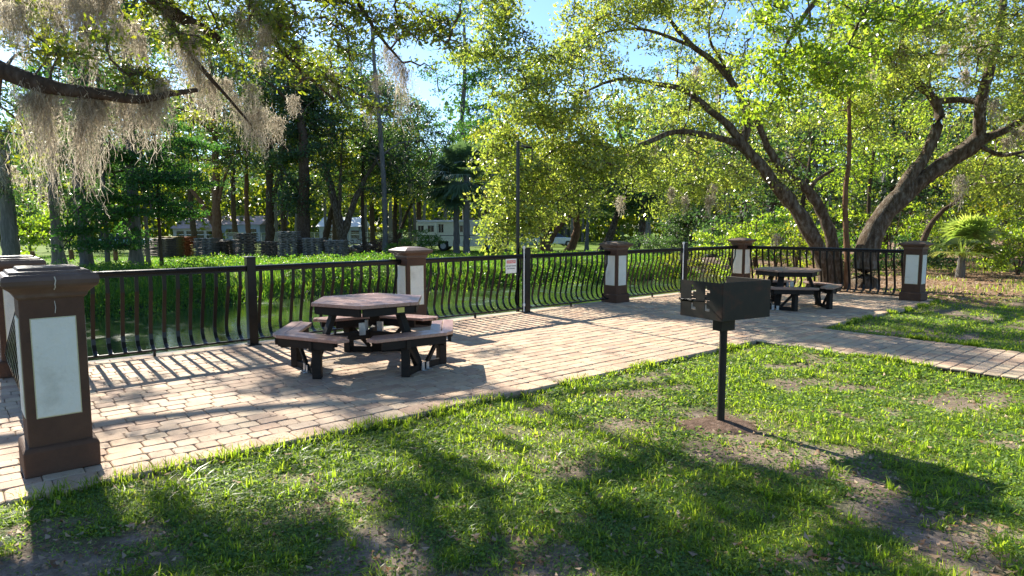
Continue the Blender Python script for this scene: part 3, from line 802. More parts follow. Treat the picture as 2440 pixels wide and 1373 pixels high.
# ------------------------------------------------------------------ picnic tables
def hexv(r, a): return Vector((r * math.cos(a), r * math.sin(a)))
def clip_poly(poly, n, c, keep_less=True):
    out = []
    for i in range(len(poly)):
        a, b_ = poly[i], poly[(i + 1) % len(poly)]
        da, db = a.dot(n) - c, b_.dot(n) - c
        if not keep_less: da, db = -da, -db
        if da <= 0: out.append(a)
        if da * db < 0: out.append(a + (b_ - a) * (da / (da - db)))
    return out
def make_table(pm, cat_label):
    root = empty('picnic_table', (0, 0, 0), 0, label=cat_label, cat='picnic table', group='six sided picnic tables with attached benches')
    Rt = .665
    hexa = [hexv(Rt, R(60 * k)) for k in range(6)]
    nrm = Vector((0, 1)).to_2d() if False else Vector((math.sin(R(0)), 1.0))
    nrm = Vector((1.0, 0.0))
    W = .1395; n_pl = 9
    for i in range(n_pl):
        lo = -Rt + i * 2 * Rt / n_pl; hi = lo + 2 * Rt / n_pl - .011
        p = clip_poly(clip_poly(hexa, nrm, hi), nrm, lo, False)
        if len(p) < 3: continue
        b = MB(); b.prism([tuple(q) for q in p], .712, .748); b.build('plank', pm, root, bevel=.003)
    b = MB()
    for k in range(6):                             # apron below the top
        a, c = hexv(Rt - .055, R(60 * k + 1)), hexv(Rt - .055, R(60 * k + 59)); b.bar((*a, .667), (*c, .667), .035, .088)
    for k in (0, 120, 240):
        q = hexv(.55, R(k)); b.bar((0, 0, .67), (*q, .67), .05, .08)
    b.build('table_frame', M['timber_dark'], root, bevel=.003)
    b = MB(); b.box((.0, 0, 0), (.085, .004, .055)); o = b.build('label_plate', M['tag_y'], root)
    a_, c_ = hexv(Rt - .020, R(180)), hexv(Rt - .020, R(240))
    pm_ = a_ * .30 + c_ * .70; o.location = (pm_.x, pm_.y, .672); o.rotation_euler = (0, 0, math.atan2(c_.y - a_.y, c_.x - a_.x))
    Ro, Ri = 1.10, .81
    for k in range(3):
        th = R(120 * k)
        # local frame turned by th; bend at angle 0, wings along the hexagon sides to +-60
        T = lambda p, z=0: (p[0] * math.cos(th) - p[1] * math.sin(th), p[0] * math.sin(th) + p[1] * math.cos(th), z)
        def sidept(r, s, t): # point on hexagon side from angle 0 towards +-60
            a, c = hexv(r, 0), hexv(r, s * R(60)); return a + (c - a) * t
        for s in (1, -1):
            for j, (ro, ri) in enumerate(((Ro, Ro - .140), (Ro - .147, Ri))):
                ch = .07 if j == 0 else 0
                te_o = .80 if j == 0 else .86
                te_i = .90 if j == 0 else .82
                o0 = sidept(ro, s, ch); o1 = sidept(ro, s, te_o); i1 = sidept(ri, s, te_i); i0 = hexv(ri, 0)
                pts = [o0, o1, i1, i0]
                if j == 0: pts.append(Vector((o0.x, .0015 * s)))
                else: pts[0] = Vector((ro, .0015 * s)); pts[3] = Vector((ri, .0015 * s))
                if j == 0: pts[3] = Vector((ri, .0015 * s))
                if s < 0: pts = pts[::-1]
                b = MB(); b.prism([T(p)[:2] for p in pts], .412, .447); b.build('seat_plank', pm, root, bevel=.004)
        # bearers below the seats
        b = MB()
        for s in (1, -1):
            a = sidept(Ro - .045, s, .05); c = sidept(Ro - .045, s, .74); b.bar(T(a, .368), T(c, .368), .036, .085)
            a = sidept(Ri + .03, s, .05); c = sidept(Ri + .03, s, .66); b.bar(T(a, .366), T(c, .366), .036, .085)
            a = sidept(Ri + .02, s, .52); c = sidept(Ro - .01, s, .47); b.bar(T(a, .355), T(c, .355), .05, .095)
        b.bar(T((.0, 0), .34), T((1.0, 0), .34), .05, .09)
        b.build('seat_bearer', M['timber_dark'], root, bevel=.003)
        b = MB(); b.bar(T((.40, .0), .66), T((.66, .0), .02), .115, .05, up=T((1, 0), .2)); b.build('table_leg', M['timber_dark'], root, bevel=.004)
        for s in (1, -1):
            post = sidept(Ro - .16, s, .44)
            b = MB(); b.box(T(post, .175), (.09, .09, .35), rz=th + s * R(60)); b.build('seat_leg', M['timber_dark'], root, bevel=.004)
            f0 = Vector((.70, s * .05)); b = MB(); b.bar(T(f0, .035), T(post, .035), .04, .07)
            b.bar(T(f0 + (post - f0) * .15, .07), T(f0 + (post - f0) * .92, .33), .035, .045); b.build('leg_brace', M['timber_dark'], root, bevel=.003)
        b = MB(); b.box(T((.745, .045), .035), (.008, .05, .09), rz=th); b.box(T((.765, .045), .004), (.05, .05, .006), rz=th); b.box(T((.745, -.045), .045), (.008, .05, .09), rz=th)
        b.box(T((.765, -.045), .004), (.05, .05, .006), rz=th); b.build('foot_bracket', M['galv'], root)
        b = MB(); b.box(T((.11, .05), .42), (.07, .03, .14), rz=th); b.build('centre_bracket', M['galv'], root)
    return root
M['tag_y'] = plain('yellow_tag', (.65, .55, .12), .5)
t1 = make_table(M['plank'], 'dark red six sided picnic table with three bent benches, nearer of the two')
t1.location = (-1.63, 7.35, .002); t1.rotation_euler = (0, 0, R(95))
t2 = make_table(M['plank_old'], 'weathered brown six sided picnic table behind the grill, farther of the two')
t2.scale = (.94, .94, .98); t2.location = (5.36, 12.6, .002); t2.rotation_euler = (0, 0, R(112))

# ------------------------------------------------------------------ grill
GA = R(30)
gr = empty('park_grill', (1.745, 5.29, -.055), GA, label='black steel pedestal charcoal grill standing in the sunlit grass', cat='grill')
W_, Dp, z0, z1 = .55, .45, .905, 1.205
b = MB(); b.box((0, -Dp / 2, (z0 + z1) / 2), (W_, .006, z1 - z0)); b.build('back_plate', M['grill_steel'], gr, bevel=.0015)
b = MB(); b.box((W_ / 2 - .003, .004, (z0 + z1) / 2), (.006, Dp, z1 - z0)); b.build('side_plate', M['grill_steel'], gr, bevel=.0015)
b = MB(); b.box((0, 0, z0 + .004), (W_ - .014, Dp - .01, .006)); b.build('fire_box_floor', M['grill_steel'], gr)
# slotted side plate: cells of a grid left out where the hook slots are
b = MB(); cell = .0105; nY = int(Dp / cell); nZ = int((z1 - z0) / cell)
holes = set()
for cy0 in (.14, .285):
    c0 = int((Dp - cy0) / cell)
    for zc in range(6, nZ - 3): 
        if zc not in (11, 17): holes.add((c0, zc)); holes.add((c0 + 1, zc))
    for zc in (6, 7, 14, 15, 20, 21):
        for q in range(1, 4): holes.add((c0 - q, zc + (0 if q < 3 else 0)))
x_ = -W_ / 2
for side_x in (x_ - .003, x_ + .003): pass
# greedy rows of solid cells
for zc in range(nZ):
    run = None
    for yc in range(nY + 1):
        solid = yc < nY and (yc, zc) not in holes
        if solid and run is None: run = yc
        if not solid and run is not None:
            y0_, y1_ = -Dp / 2 + run * cell, -Dp / 2 + yc * cell
            b.box((x_, (y0_ + y1_) / 2, z0 + (zc + .5) * cell), (.006, y1_ - y0_, cell + .0001)); run = None
b.build('slotted_plate', M['grill_steel'], gr)
b = MB()
for k in range(11): b.tube([(-W_ / 2 + .02, -.17 + k * .034, 1.06), (W_ / 2 - .01, -.17 + k * .034, 1.06)], .004, 6)
b.tube([(-W_ / 2 + .02, -.17, 1.06), (-W_ / 2 + .02, .17, 1.06)], .006, 6)
b.build('cooking_grate', M['grill_steel'], gr)
b = MB(); pts = [(-W_ / 2 + .02, -.04, 1.045), (-W_ / 2 - .03, -.045, 1.045), (-W_ / 2 - .05, .02, 1.045), (-W_ / 2 - .055, .15, 1.045)]
b.tube(pts, .005, 8)
hp = [(-W_ / 2 - .052 + .013 * math.cos(t * 1.6), .03 + t * .0026, 1.045 + .013 * math.sin(t * 1.6)) for t in range(0, 58)]
b.tube(hp, .0035, 5); b.build('spring_handle', M['black_metal'], gr, smooth=True)
b = MB(); b.box((0, -.045, z0 - .06), (.15, .006, .12)); b.box((0, .045, z0 - .06), (.15, .006, .12)); b.box((-.075, 0, z0 - .06), (.006, .096, .12)); b.box((.075, 0, z0 - .06), (.006, .096, .12))
b.build('swivel_socket', M['grill_steel'], gr, bevel=.001)
M['red_soil'] = noise_mat('reddish_soil', [(.3, (.07, .045, .03)), (.55, (.16, .105, .075)), (.75, (.27, .20, .155))], 18, 8, (.9, .95), .9, 60, .1, bdist=.02)
b = MB(); b.lathe([(.36, -.05), (.27, -.012), (.17, .008), (.08, .020), (.03, .022)], 26)
for i_, p_ in enumerate(b.v):
    q_ = .72 + .6 * float(vnoise(np.array([p_[0] * 1.0 + 3]), np.array([p_[1]]), .12, 95)[0]); b.v[i_] = (p_[0] * q_ * 1.25, p_[1] * q_ * .85, p_[2] + (float(vnoise(np.array([p_[0]]), np.array([p_[1]]), .05, 96)[0]) - .5) * .012)
o_ = b.build('soil_mound', M['red_soil'], None, smooth=True, kind='structure'); o_.location = (1.745, 5.26, -.052)
b = MB(); b.lathe([(.031, -.12), (.031, z0 - .01)], 16); b.build('pole', M['grill_steel'], gr, smooth=False)
# ------------------------------------------------------------------ background props
def lawn_pt(px, Y, py=600):
    p = at(px, py, Y); return (float(p[0]), float(p[1]), gz(p[0], p[1]))
def pallet_mesh(w, d, amp, seed):
    rr = random.Random(seed); n = 12
    v = []; f = []
    for i in range(n + 1):
        x = -w / 2 + w * i / n; z = amp * math.cos(i / n * 2 * math.pi * 3 + .4) + rr.uniform(-.003, .003)
        v += [(x, -d / 2, z), (x, d / 2, z), (x, d / 2, z + .035), (x, -d / 2, z + .035)]
    for i in range(n):
        a = 4 * i
        for q in range(4): f.append((a + q, a + (q + 1) % 4, a + 4 + (q + 1) % 4, a + 4 + q))
    f += [(3, 2, 1, 0), (4 * n, 4 * n + 1, 4 * n + 2, 4 * n + 3)]
    b = MB(); b.add(v, f)
    for x in (-w * .33, 0, w * .33): b.box((x, 0, -.022), (.11, d * .96, .045))
    return b.mesh('pallet')
M['slab_grey'] = noise_mat('weathered_grey_board', [(.3, (.13, .115, .095)), (.7, (.32, .29, .25))], 4, 6, (.7, .9), .2, 30)
M['slab_brown'] = noise_mat('weathered_brown_board', [(.3, (.08, .06, .045)), (.7, (.22, .17, .13))], 4, 6, (.7, .9), .2, 30)
M['slab_orange'] = noise_mat('orange_board', [(.3, (.30, .07, .02)), (.7, (.55, .17, .04))], 4, 6, (.7, .9), .2, 30)
M['slab_yellow'] = noise_mat('yellow_board', [(.3, (.22, .16, .04)), (.7, (.36, .28, .08))], 4, 6, (.7, .9), .2, 30)
stacks = [(392, 575, 11, 'slab_brown', 38), (372, 570, 8, 'slab_brown', 39.5), (408, 560, 12, 'slab_yellow', 39), (436, 562, 12, 'slab_orange', 40), (494, 570, 11, 'slab_grey', 40), (528, 575, 9, 'slab_brown', 41),
          (555, 560, 10, 'slab_grey', 43), (590, 560, 14, 'slab_brown', 40), (645, 575, 9, 'slab_brown', 40), (690, 558, 15, 'slab_grey', 39), (750, 570, 11, 'slab_grey', 39), (803, 575, 10, 'slab_grey', 39)]
sl = ['low brown stack behind the cypress trunks', 'lowest brown stack at the left end of the row', 'yellowish stack left of the orange one', 'orange stack', 'grey stack just right of the orange one', 'brown stack between two grey stacks',
      'grey stack set back behind the others', 'tall brown stack left of the lowest middle stack', 'low brown stack between the two tallest stacks', 'tallest grey stack', 'grey stack left of the last one', 'last grey stack at the right end of the row']
for i, (px, _, n, mm, Yd) in enumerate(stacks):
    x, y, z = lawn_pt(px, Yd)
    me = pallet_mesh(1.15, 1.0, .018, i); me.materials.append(M[mm])
    for k in range(n):
        o = link('pallet', me, None, None, (x + random.uniform(-.035, .035), y + random.uniform(-.04, .04), z + .06 + k * .098), label='wavy board in the ' + sl[i], cat='pallet', group='wavy boards stacked on the far lawn')
        o.rotation_euler = (random.uniform(-.012, .012), random.uniform(-.012, .012), (i * 37 % 20 - 10) * .012 + random.uniform(-.03, .03))

# motorhome
M['rv_body'] = plain('cream_body', (.78, .76, .60), .35); M['rv_dark'] = plain('dark_glass', (.012, .013, .015), .12); M['rv_stripe'] = plain('dark_stripe', (.05, .045, .04), .4)
M['tyre'] = plain('tyre', (.02, .02, .02), .8); M['rv_white'] = plain('white_panel', (.72, .73, .72), .4); M['steel'] = plain('wheel_steel', (.4, .4, .4), .4, .5)
rvp = lawn_pt(1095, 56); rv = empty('motorhome', rvp, R(-4), label='cream motorhome with a brown stripe parked behind the two palms', cat='motorhome')
RL, RW, RH = 7.6, 2.3, 2.62
def prof_ext(b, prof, w, x_center=0):
    n = len(prof)
    b.add([(x, -w / 2, z) for x, z in prof] + [(x, w / 2, z) for x, z in prof], [tuple(range(n)), tuple(range(2 * n - 1, n - 1, -1))] + [((i + 1) % n, i, n + i, n + (i + 1) % n) for i in range(n)])
b = MB(); prof_ext(b, [(-3.45, .42), (-1.72, .42), (-1.70, .85), (-.78, .85), (-.76, .42), (2.3, .42), (2.32, .85), (3.2, .85), (3.22, .45), (3.9, .5), (4.0, 1.1), (3.75, 2.2), (3.5, 2.55), (-3.40, 2.55), (-3.5, 2.4)], RW)
b.build('body', M['rv_body'], rv, bevel=.02)
b = MB(); b.box((-2.55, -RW / 2 - .12, 1.62), (1.72, .26, 1.45)); b.build('slide_out', M['rv_body'], rv, bevel=.015)
b = MB(); b.box((-1.2, -RW / 2 - .06, 2.5), (4.3, .14, .10)); b.box((0, 0, 2.59), (7.0, RW - .1, .08)); b.build('awning_roof', M['rv_white'], rv, bevel=.01)
b = MB(); b.box((-2.55, -RW / 2 - .255, 1.33), (1.74, .012, .055)); b.box((1.15, -RW / 2 - .008, 1.33), (5.3, .012, .055)); b.build('stripe', M['rv_stripe'], rv)
for x, y, w, h, z in ((-3.05, -.262, .46, .52, 1.9), (-2.2, -.262, .50, .52, 1.9), (-1.38, -.012, .40, .70, 1.93), (.5, -.012, .55, .55, 1.9), (1.7, -.012, .55, .55, 1.9), (3.0, -.012, .6, .6, 1.95)):
    b = MB(); b.box((x, -RW / 2 + y, z), (w, .02, h)); o = b.build('window', M['rv_dark'], rv, bevel=.004)
    b2 = MB(); b2.box((x, -RW / 2 + y - .006, z), (.03, .02, h)); b2.build('mullion', M['rv_body'], o)
for x in (-1.24, 2.76):
    for sy in (-1, 1):
        b = MB(); b.lathe([(.40, -.13), (.44, -.08), (.44, .08), (.40, .13)], 18); o = b.build('wheel', M['tyre'], rv); o.location = (x, sy * (RW / 2 - .2), .44); o.rotation_euler = (R(90), 0, 0)
        b = MB(); b.lathe([(.22, -.15), (.24, .15)], 14); b.build('rim', M['steel'], o)
b = MB(); b.box((.9, 0, 2.72), (.9, .7, .22)); b.box((-1.9, .1, 2.72), (.5, .5, .18)); b.build('roof_air_conditioner', M['rv_dark'], rv, bevel=.04)

# two parked cars, partly hidden
M['car_white'] = plain('white_car_paint', (.66, .68, .72), .25); M['car_blue'] = plain('pale_blue_car_paint', (.3, .42, .55), .25)
def make_car(px, Yd, m, rz, label):
    p = lawn_pt(px, Yd); c = empty('parked_car', p, R(rz), label=label, cat='car', group='cars parked on the far lawn')
    b = MB(); prof_ext(b, [(-2.1, .35), (-1.65, .3), (-1.6, .55), (-1.1, .55), (-1.05, .28), (1.05, .28), (1.1, .55), (1.6, .55), (1.65, .3), (2.1, .4), (2.12, .72), (1.9, .86), (1.0, .95), (-1.8, .98), (-2.12, .9)], 1.7); b.build('body', m, c, bevel=.05)
    b = MB(); b.add([(x, s * w, z) for s in (-1, 1) for x, w, z in ((-1.7, .76, .96), (1.05, .76, .93), (.35, .62, 1.40), (-1.15, .62, 1.42))],
                    [(0, 1, 2, 3), (7, 6, 5, 4), (0, 3, 7, 4), (1, 0, 4, 5), (2, 1, 5, 6), (3, 2, 6, 7)]); b.build('windows', M['rv_dark'], c, bevel=.03)
    b = MB(); b.box((-.4, 0, 1.425), (1.45, 1.22, .03)); b.build('roof', m, c, bevel=.012)
    for x in (-1.35, 1.35):
        for sy in (-1, 1):
            b = MB(); b.lathe([(.29, -.1), (.31, -.06), (.31, .06), (.29, .1)], 16); o = b.build('wheel', M['tyre'], c); o.location = (x, sy * .78, .31); o.rotation_euler = (R(90), 0, 0)
            b = MB(); b.lathe([(.17, -.105), (.17, .105)], 12); b.build('rim', M['steel'], o)
make_car(1318, 66, M['car_white'], 12, 'white car parked beyond the gnarled trunk right of the lamp pole')
make_car(1262, 62, M['car_blue'], 80, 'pale blue car mostly hidden behind the lamp pole')
make_car(305, 60, M['car_blue'], 5, 'blue vehicle glimpsed between the cypress trunks on the left')

# far houses
M['wall_blue'] = plain('pale_wall', (.34, .39, .45), .7); M['wall_pink'] = plain('pinkish_roof', (.5, .36, .34), .8); M['wall_cream'] = plain('cream_wall', (.52, .48, .4), .8)
def make_house(px, Yd, w, d, h, wm, rm, label, doors=2):
    p = lawn_pt(px, Yd); c = empty('house', p, R(random.uniform(-6, 6)), label=label, cat='house')
    b = MB(); b.box((0, 0, h / 2), (w, d, h)); b.build('wall', wm, c)
    b = MB(); b.add([(-w / 2 - .3, -d / 2 - .3, h), (w / 2 + .3, -d / 2 - .3, h), (w / 2 + .3, d / 2 + .3, h), (-w / 2 - .3, d / 2 + .3, h), (-w / 2 - .2, 0, h + d * .22), (w / 2 + .2, 0, h + d * .22)],
                    [(3, 2, 1, 0), (0, 1, 5, 4), (2, 3, 4, 5), (1, 2, 5), (3, 0, 4)]); b.build('roof', rm, c)
    for k in range(doors):
        x = -w / 2 + (k + .7) * w / doors
        b = MB(); b.box((x, -d / 2 - .02, h * .55), (.9, .05, .9)); o = b.build('window', M['rv_dark'], c)
        b = MB(); b.box((x, -d / 2 - .05, h * .55), (1.04, .03, .06)); b.build('frame', M['rv_white'], o)
    return c
make_house(490, 84, 5, 6, 1.7, M['wall_cream'], M['wall_pink'], 'low house with a pinkish roof behind the orange stack', 4)
make_house(822, 78, 4.6, 5, 2.0, M['wall_blue'], M['rv_white'], 'pale blue building with a brown door behind the forked tree', 3)
make_house(590, 84, 6, 5, 2.2, M['wall_blue'], M['wall_pink'], 'small pale house behind the chain link fence', 2)
# chain link fence
fx = [(540 + k * 42) for k in range(12)]
cf_ = empty('chain_link_fence', (0, 0, 0), label='grey chain link fence across the far lawn behind the stacks', cat='fence')
pts_f = [lawn_pt(px, 64) for px in fx]
for p in pts_f:
    b = MB(); b.lathe([(.03, -.1), (.03, 1.5)], 6, p); b.build('fence_post', M['galv'], cf_)
b = MB()
for a_, c_ in zip(pts_f[:-1], pts_f[1:]): b.tube([(a_[0], a_[1], a_[2] + 1.48), (c_[0], c_[1], c_[2] + 1.48)], .022, 5)
b.build('fence_rail', M['galv'], cf_)
b = MB()
for a_, c_ in zip(pts_f[:-1], pts_f[1:]):
    for k in range(15):
        for sgn in (0, 1):
            t0, t1 = k / 15, (k + 2) / 15
            if t1 > 1: continue
            za, zb = (.05, 1.45) if sgn else (1.45, .05)
            A_ = Vector(a_).lerp(Vector(c_), t0); B_ = Vector(a_).lerp(Vector(c_), t1)
            b.bar((A_.x, A_.y, A_.z + za), (B_.x, B_.y, B_.z + zb), .008, .008, up=(0, 1, 0))
b.build('wire_mesh', M['galv'], cf_, kind='stuff')
# brown rail fence right of the middle, on the far side
M['old_wood'] = noise_mat('old_wood', [(.3, (.10, .08, .06)), (.7, (.24, .20, .16))], 6, 5, (.8, .9), .2, 30)
rf = empty('wooden_rail_fence', (0, 0, 0), label='low wooden rail fence at the wood edge behind the far corner column', cat='fence')
pr_ = [lawn_pt(px, Yd) for px, Yd in ((1600, 46), (1650, 45), (1700, 44), (1750, 43), (1800, 42))]
for p in pr_:
    b = MB(); b.box((p[0], p[1], p[2] + .4), (.1, .1, 1.0)); b.build('fence_post', M['old_wood'], rf)
for a_, c_ in zip(pr_[:-1], pr_[1:]):
    b = MB(); b.bar((a_[0], a_[1], a_[2] + .8), (c_[0], c_[1], c_[2] + .8), .05, .1); b.build('fence_board', M['old_wood'], rf)
    b = MB(); b.bar((a_[0], a_[1], a_[2] + .45), (c_[0], c_[1], c_[2] + .45), .05, .1); b.build('fence_board', M['old_wood'], rf)
# fallen log, brush pile, rocks, white slab heap
def log(pts, r0, r1, label, m='bark', name='fallen_log'):
    Q, rad, V, F = limb(np.array(pts), r0, r1, k=9, step=.4)
    return link(name, np_mesh(name, V, F, smooth=True), None, M[m], label=label, cat='log')
q = [lawn_pt(px, Yd) for px, Yd in ((680, 52), (745, 50), (800, 48), (862, 45))]
log([(q[0][0], q[0][1], q[0][2] + .9), (q[1][0], q[1][1], q[1][2] + .95), (q[2][0], q[2][1], q[2][2] + .55), (q[3][0], q[3][1], q[3][2] + .1)], .22, .12, 'dark fallen log leaning down to the lawn beside the forked tree')
M['pale_rock'] = noise_mat('pale_rock', [(.3, (.3, .28, .26)), (.7, (.6, .57, .53))], 3, 6, (.8, .9), .4, 14)
def rock(c, r, seed, label, group, m='pale_rock', cat='rock', sq=(1, .8, .55)):
    import bmesh
    bm = bmesh.new(); bmesh.ops.create_icosphere(bm, subdivisions=2, radius=1)
    rr = random.Random(seed); o3 = Vector((rr.uniform(0, 50), rr.uniform(0, 50), 0))
    for v in bm.verts:
        n = float(vnoise(np.array([v.co.x + o3.x + v.co.z]), np.array([v.co.y + o3.y]), .7, 2)[0]); v.co *= (.7 + .6 * n); v.co = Vector((v.co.x * sq[0], v.co.y * sq[1], v.co.z * sq[2])) * r
    me = bpy.data.meshes.new('rock'); bm.to_mesh(me); bm.free()
    o = link('rock', me, None, M[m], c, label=label, cat=cat, group=group); o.rotation_euler = (0, 0, rr.uniform(0, 6)); return o
for k in range(9):
    x, y, z = lawn_pt(1672 + k * 8, 38 + (k % 3) * .5)
    rock((x, y, z + .12 + (k % 2) * .22), random.uniform(.28, .42), k, 'pale rock in the heap above the railing left of the far corner column', 'pale rocks heaped by the wood edge')
for k in range(5):
    x, y, z = lawn_pt(848 + k * 9, 54)
    rock((x, y, z + .25), random.uniform(.5, .8), 40 + k, 'white broken slab in the heap behind the forked tree', 'white broken slabs behind the forked tree', sq=(1.1, .8, .7))
bp_ = lawn_pt(918, 50); br_ = []
for k in range(260):
    a = RNG.normal(size=3) * np.array([1.1, .7, .28]) + np.array([0, 0, .45]); d = rand_dirs(1)[0] * np.array([1, .6, .35]) * RNG.uniform(.4, 1.0)
    br_.append(tube_np(np.array([a - d, a + RNG.normal(size=3) * .06, a + d]), np.array([.03, .025, .01]), 4))
V, F, _ = join_np(br_); V[:, 2] = np.abs(V[:, 2])
link('brush_pile', np_mesh('brush_pile', V, F), None, M['twig'], bp_, label='dark brush pile of tangled branches right of the fallen log', cat='brush pile')
for px, Yd, h in ((77, 30, .45), (170, 31, .5), (955, 47, .9), (275, 30, .5)):
    x, y, z = lawn_pt(px, Yd); b = MB(); b.lathe([(.11, -.1), (.10, h * .6), (.085, h)], 9)
    lb = {77: 'short brown stump left of the buttressed cypress', 170: 'short brown stump right of the buttressed cypress', 955: 'thin broken stump beside the tall grey trunk', 275: 'short stump among the cypress trunks with a low orange top'}[px]
    link('tree_stump', b.mesh('tree_stump'), None, M['bark_red'], (x, y, z), label=lb, cat='stump')
# wading bird on the lawn
M['bird'] = plain('dark_plumage', (.05, .045, .04), .7)
x, y, z = lawn_pt(850, 43)
bd = empty('bird', (x, y, z), R(20), label='dark long necked bird standing on the sunlit far lawn', cat='bird')
b = MB(); b.tube([(.42, 0, .30), (.30, 0, .36), (.12, 0, .46), (-.05, 0, .52), (-.18, 0, .60), (-.22, 0, .72), (-.18, 0, .86), (-.20, 0, .95), (-.27, 0, .97), (-.40, 0, .945)], [.012, .05, .11, .12, .07, .035, .028, .035, .04, .005], 9)
b.build('body', M['bird'], bd, smooth=True)
for s in (-1, 1):
    b = MB(); b.tube([(.04, s * .05, .42), (.06, s * .05, .22), (.03, s * .05, .0), (-.06, s * .05, .01)], [.03, .012, .010, .008], 6); b.build('leg', M['bird'], bd)
# ------------------------------------------------------------------ TREES
def B(px, py, Y, rx, ry, rY, n):
    """crown blob given by photo position, depth and radii (photo px across and up)"""
    c = at(px, py, Y); k = Y / F_PX
    return (c, (rx * k, rY, ry * k), n)
def L_(pts): return [at(*p) for p in pts]
# --- near oak, its trunk left of the frame, limbs over the terrace
limbs = [([(-8.3, 6.2, -.1), (-8.2, 6.3, 1.2), (-7.7, 6.4, 2.4), at(-260, 60, 6.6), at(-60, 140, 6.5)], .34, .17),
         (L_([(-60, 140, 6.5), (60, 190, 6.4), (150, 213, 6.3), (250, 226, 6.3), (335, 238, 6.3), (400, 225, 6.4), (470, 215, 6.6)]), .095, .02),
         (L_([(-260, 60, 6.6), (-100, -200, 6.6), (120, -190, 7), (380, 10, 7.2), (470, 62, 7.4), (525, 96, 7.5)]), .16, .045),
         (L_([(120, -190, 7), (450, -230, 7.5), (760, -170, 8), (1040, -110, 8.6), (1250, -90, 9)]), .13, .03),
         (L_([(450, -230, 7.5), (560, -60, 7.8), (640, 80, 8), (720, 170, 8.2), (800, 240, 8.2)]), .06, .015),
         (L_([(760, -170, 8), (840, -20, 8), (900, 80, 8.1), (960, 150, 8.2)]), .05, .012),
         (L_([(380, 10, 7.2), (470, 150, 7.2), (540, 230, 7.3), (600, 300, 7.4)]), .04, .010),
         ([(-7.7, 6.4, 2.4), (-8.3, 9.0, 4.3), (-7.4, 11.5, 5.4), (-5.4, 12.6, 5.9), (-3.6, 13.4, 6.0)], .15, .03),
         (L_([(-260, 60, 6.6), (-60, -420, 5.6), (300, -560, 4.8), (700, -600, 4.4), (1100, -520, 4.4)]), .15, .04)]
cl = blob_points([B(60, 40, 7.2, 190, 110, .6, 26), B(250, 60, 7.2, 150, 60, .5, 14), B(320, 170, 6.3, 45, 38, .2, 16), B(400, 190, 8.0, 60, 50, .3, 8), B(560, 40, 7.4, 200, 90, .5, 70), B(820, 30, 7.9, 260, 85, .5, 100),
                  B(740, 160, 8.0, 140, 80, .4, 56), B(860, 190, 8.0, 60, 90, .3, 26), B(880, 250, 8.0, 35, 40, .2, 8), B(1040, 40, 8.6, 120, 80, .6, 16), B(620, 200, 8.0, 110, 70, .4, 26), B(130, 60, 7.6, 200, 70, .4, 30), B(170, 110, 6.2, 140, 40, .3, 14), B(420, 120, 6.9, 90, 50, .3, 12), B(60, 330, 7.2, 50, 50, .3, 6), B(1000, 90, 8.2, 90, 70, .4, 22), B(500, 150, 8.2, 60, 60, .3, 10),
                  B(120, -160, 7, 300, 120, 1, 18), B(600, -200, 7.5, 420, 130, 1.2, 62), B(1050, -170, 8.4, 320, 110, 1.2, 56), B(450, -480, 5.2, 480, 160, 1.4, 80), B(1000, -480, 5.0, 420, 160, 1.4, 80),  # unseen crown blobs above the view, added to shade the foreground lawn
                  B(1500, -420, 6.2, 380, 130, 1.4, 70), B(1900, -400, 7, 300, 120, 1.4, 50),
                  B(160, 70, 11.5, 170, 80, 1.2, 60), B(340, 60, 12, 120, 80, 1, 44), B(480, 110, 12.5, 120, 90, 1, 44), B(620, 90, 13, 110, 90, 1, 44), B(740, 120, 13, 110, 80, 1, 30), B(40, 300, 11.5, 90, 60, .7, 16), B(430, 250, 11.5, 70, 50, .6, 12)])
moss = []
def tuft(px, py, Y, L, rad=.09, n=70, w=.0030): moss.append((at(px, py, Y), L, rad * .85, n, w))
for i in range(5): tuft(RNG.uniform(20, 260), 222 + RNG.uniform(-5, 8), 6.35, RNG.uniform(.15, .5), .07, 60)
for px, py, L in ((95, 205, 1.35), (80, 230, 1.1), (110, 215, 1.0), (195, 290, .9), (205, 225, 1.2), (225, 235, .55), (245, 235, .4), (290, 240, .55), (335, 235, .6), (375, 215, .72), (385, 190, .6), (350, 240, .35),
                  (455, 110, .8), (470, 160, .75), (500, 190, .6), (440, 80, .6), (540, 190, .35), (560, 230, .45), (590, 270, .5), (620, 260, .6), (600, 200, .5), (660, 280, .35)):
    tuft(px, py, 6.4 if px < 400 else 7.4, L, .12 if L > .5 else .08, 120 if L > .5 else 70)
for i in range(20): tuft(RNG.uniform(-40, 270), RNG.uniform(-60, 60), 7.0 + RNG.uniform(-.5, .5), RNG.uniform(.4, 1.2), .10, 80)
for i in range(20): tuft(RNG.uniform(280, 640), RNG.uniform(-20, 110), 7.3 + RNG.uniform(-.4, .4), RNG.uniform(.2, .65), .07, 50)
for px, py, L in ((955, 150, .75), (965, 165, .9), (940, 130, .6), (880, 250, .32), (895, 180, .3), (700, 230, .3), (790, 170, .3), (920, 110, .5)):
    tuft(px, py, 8.2, L, .07, 60)
make_tree('oak_tree', 'big oak reaching in from the left with a heavy limb draped in grey moss', 'tree', limbs, cl, 'oak_leaf', 'bark_dark', (-8.3, 6.2, 0), nleaf=84, lsize=.062, spread=.31, moss=moss, k=12)

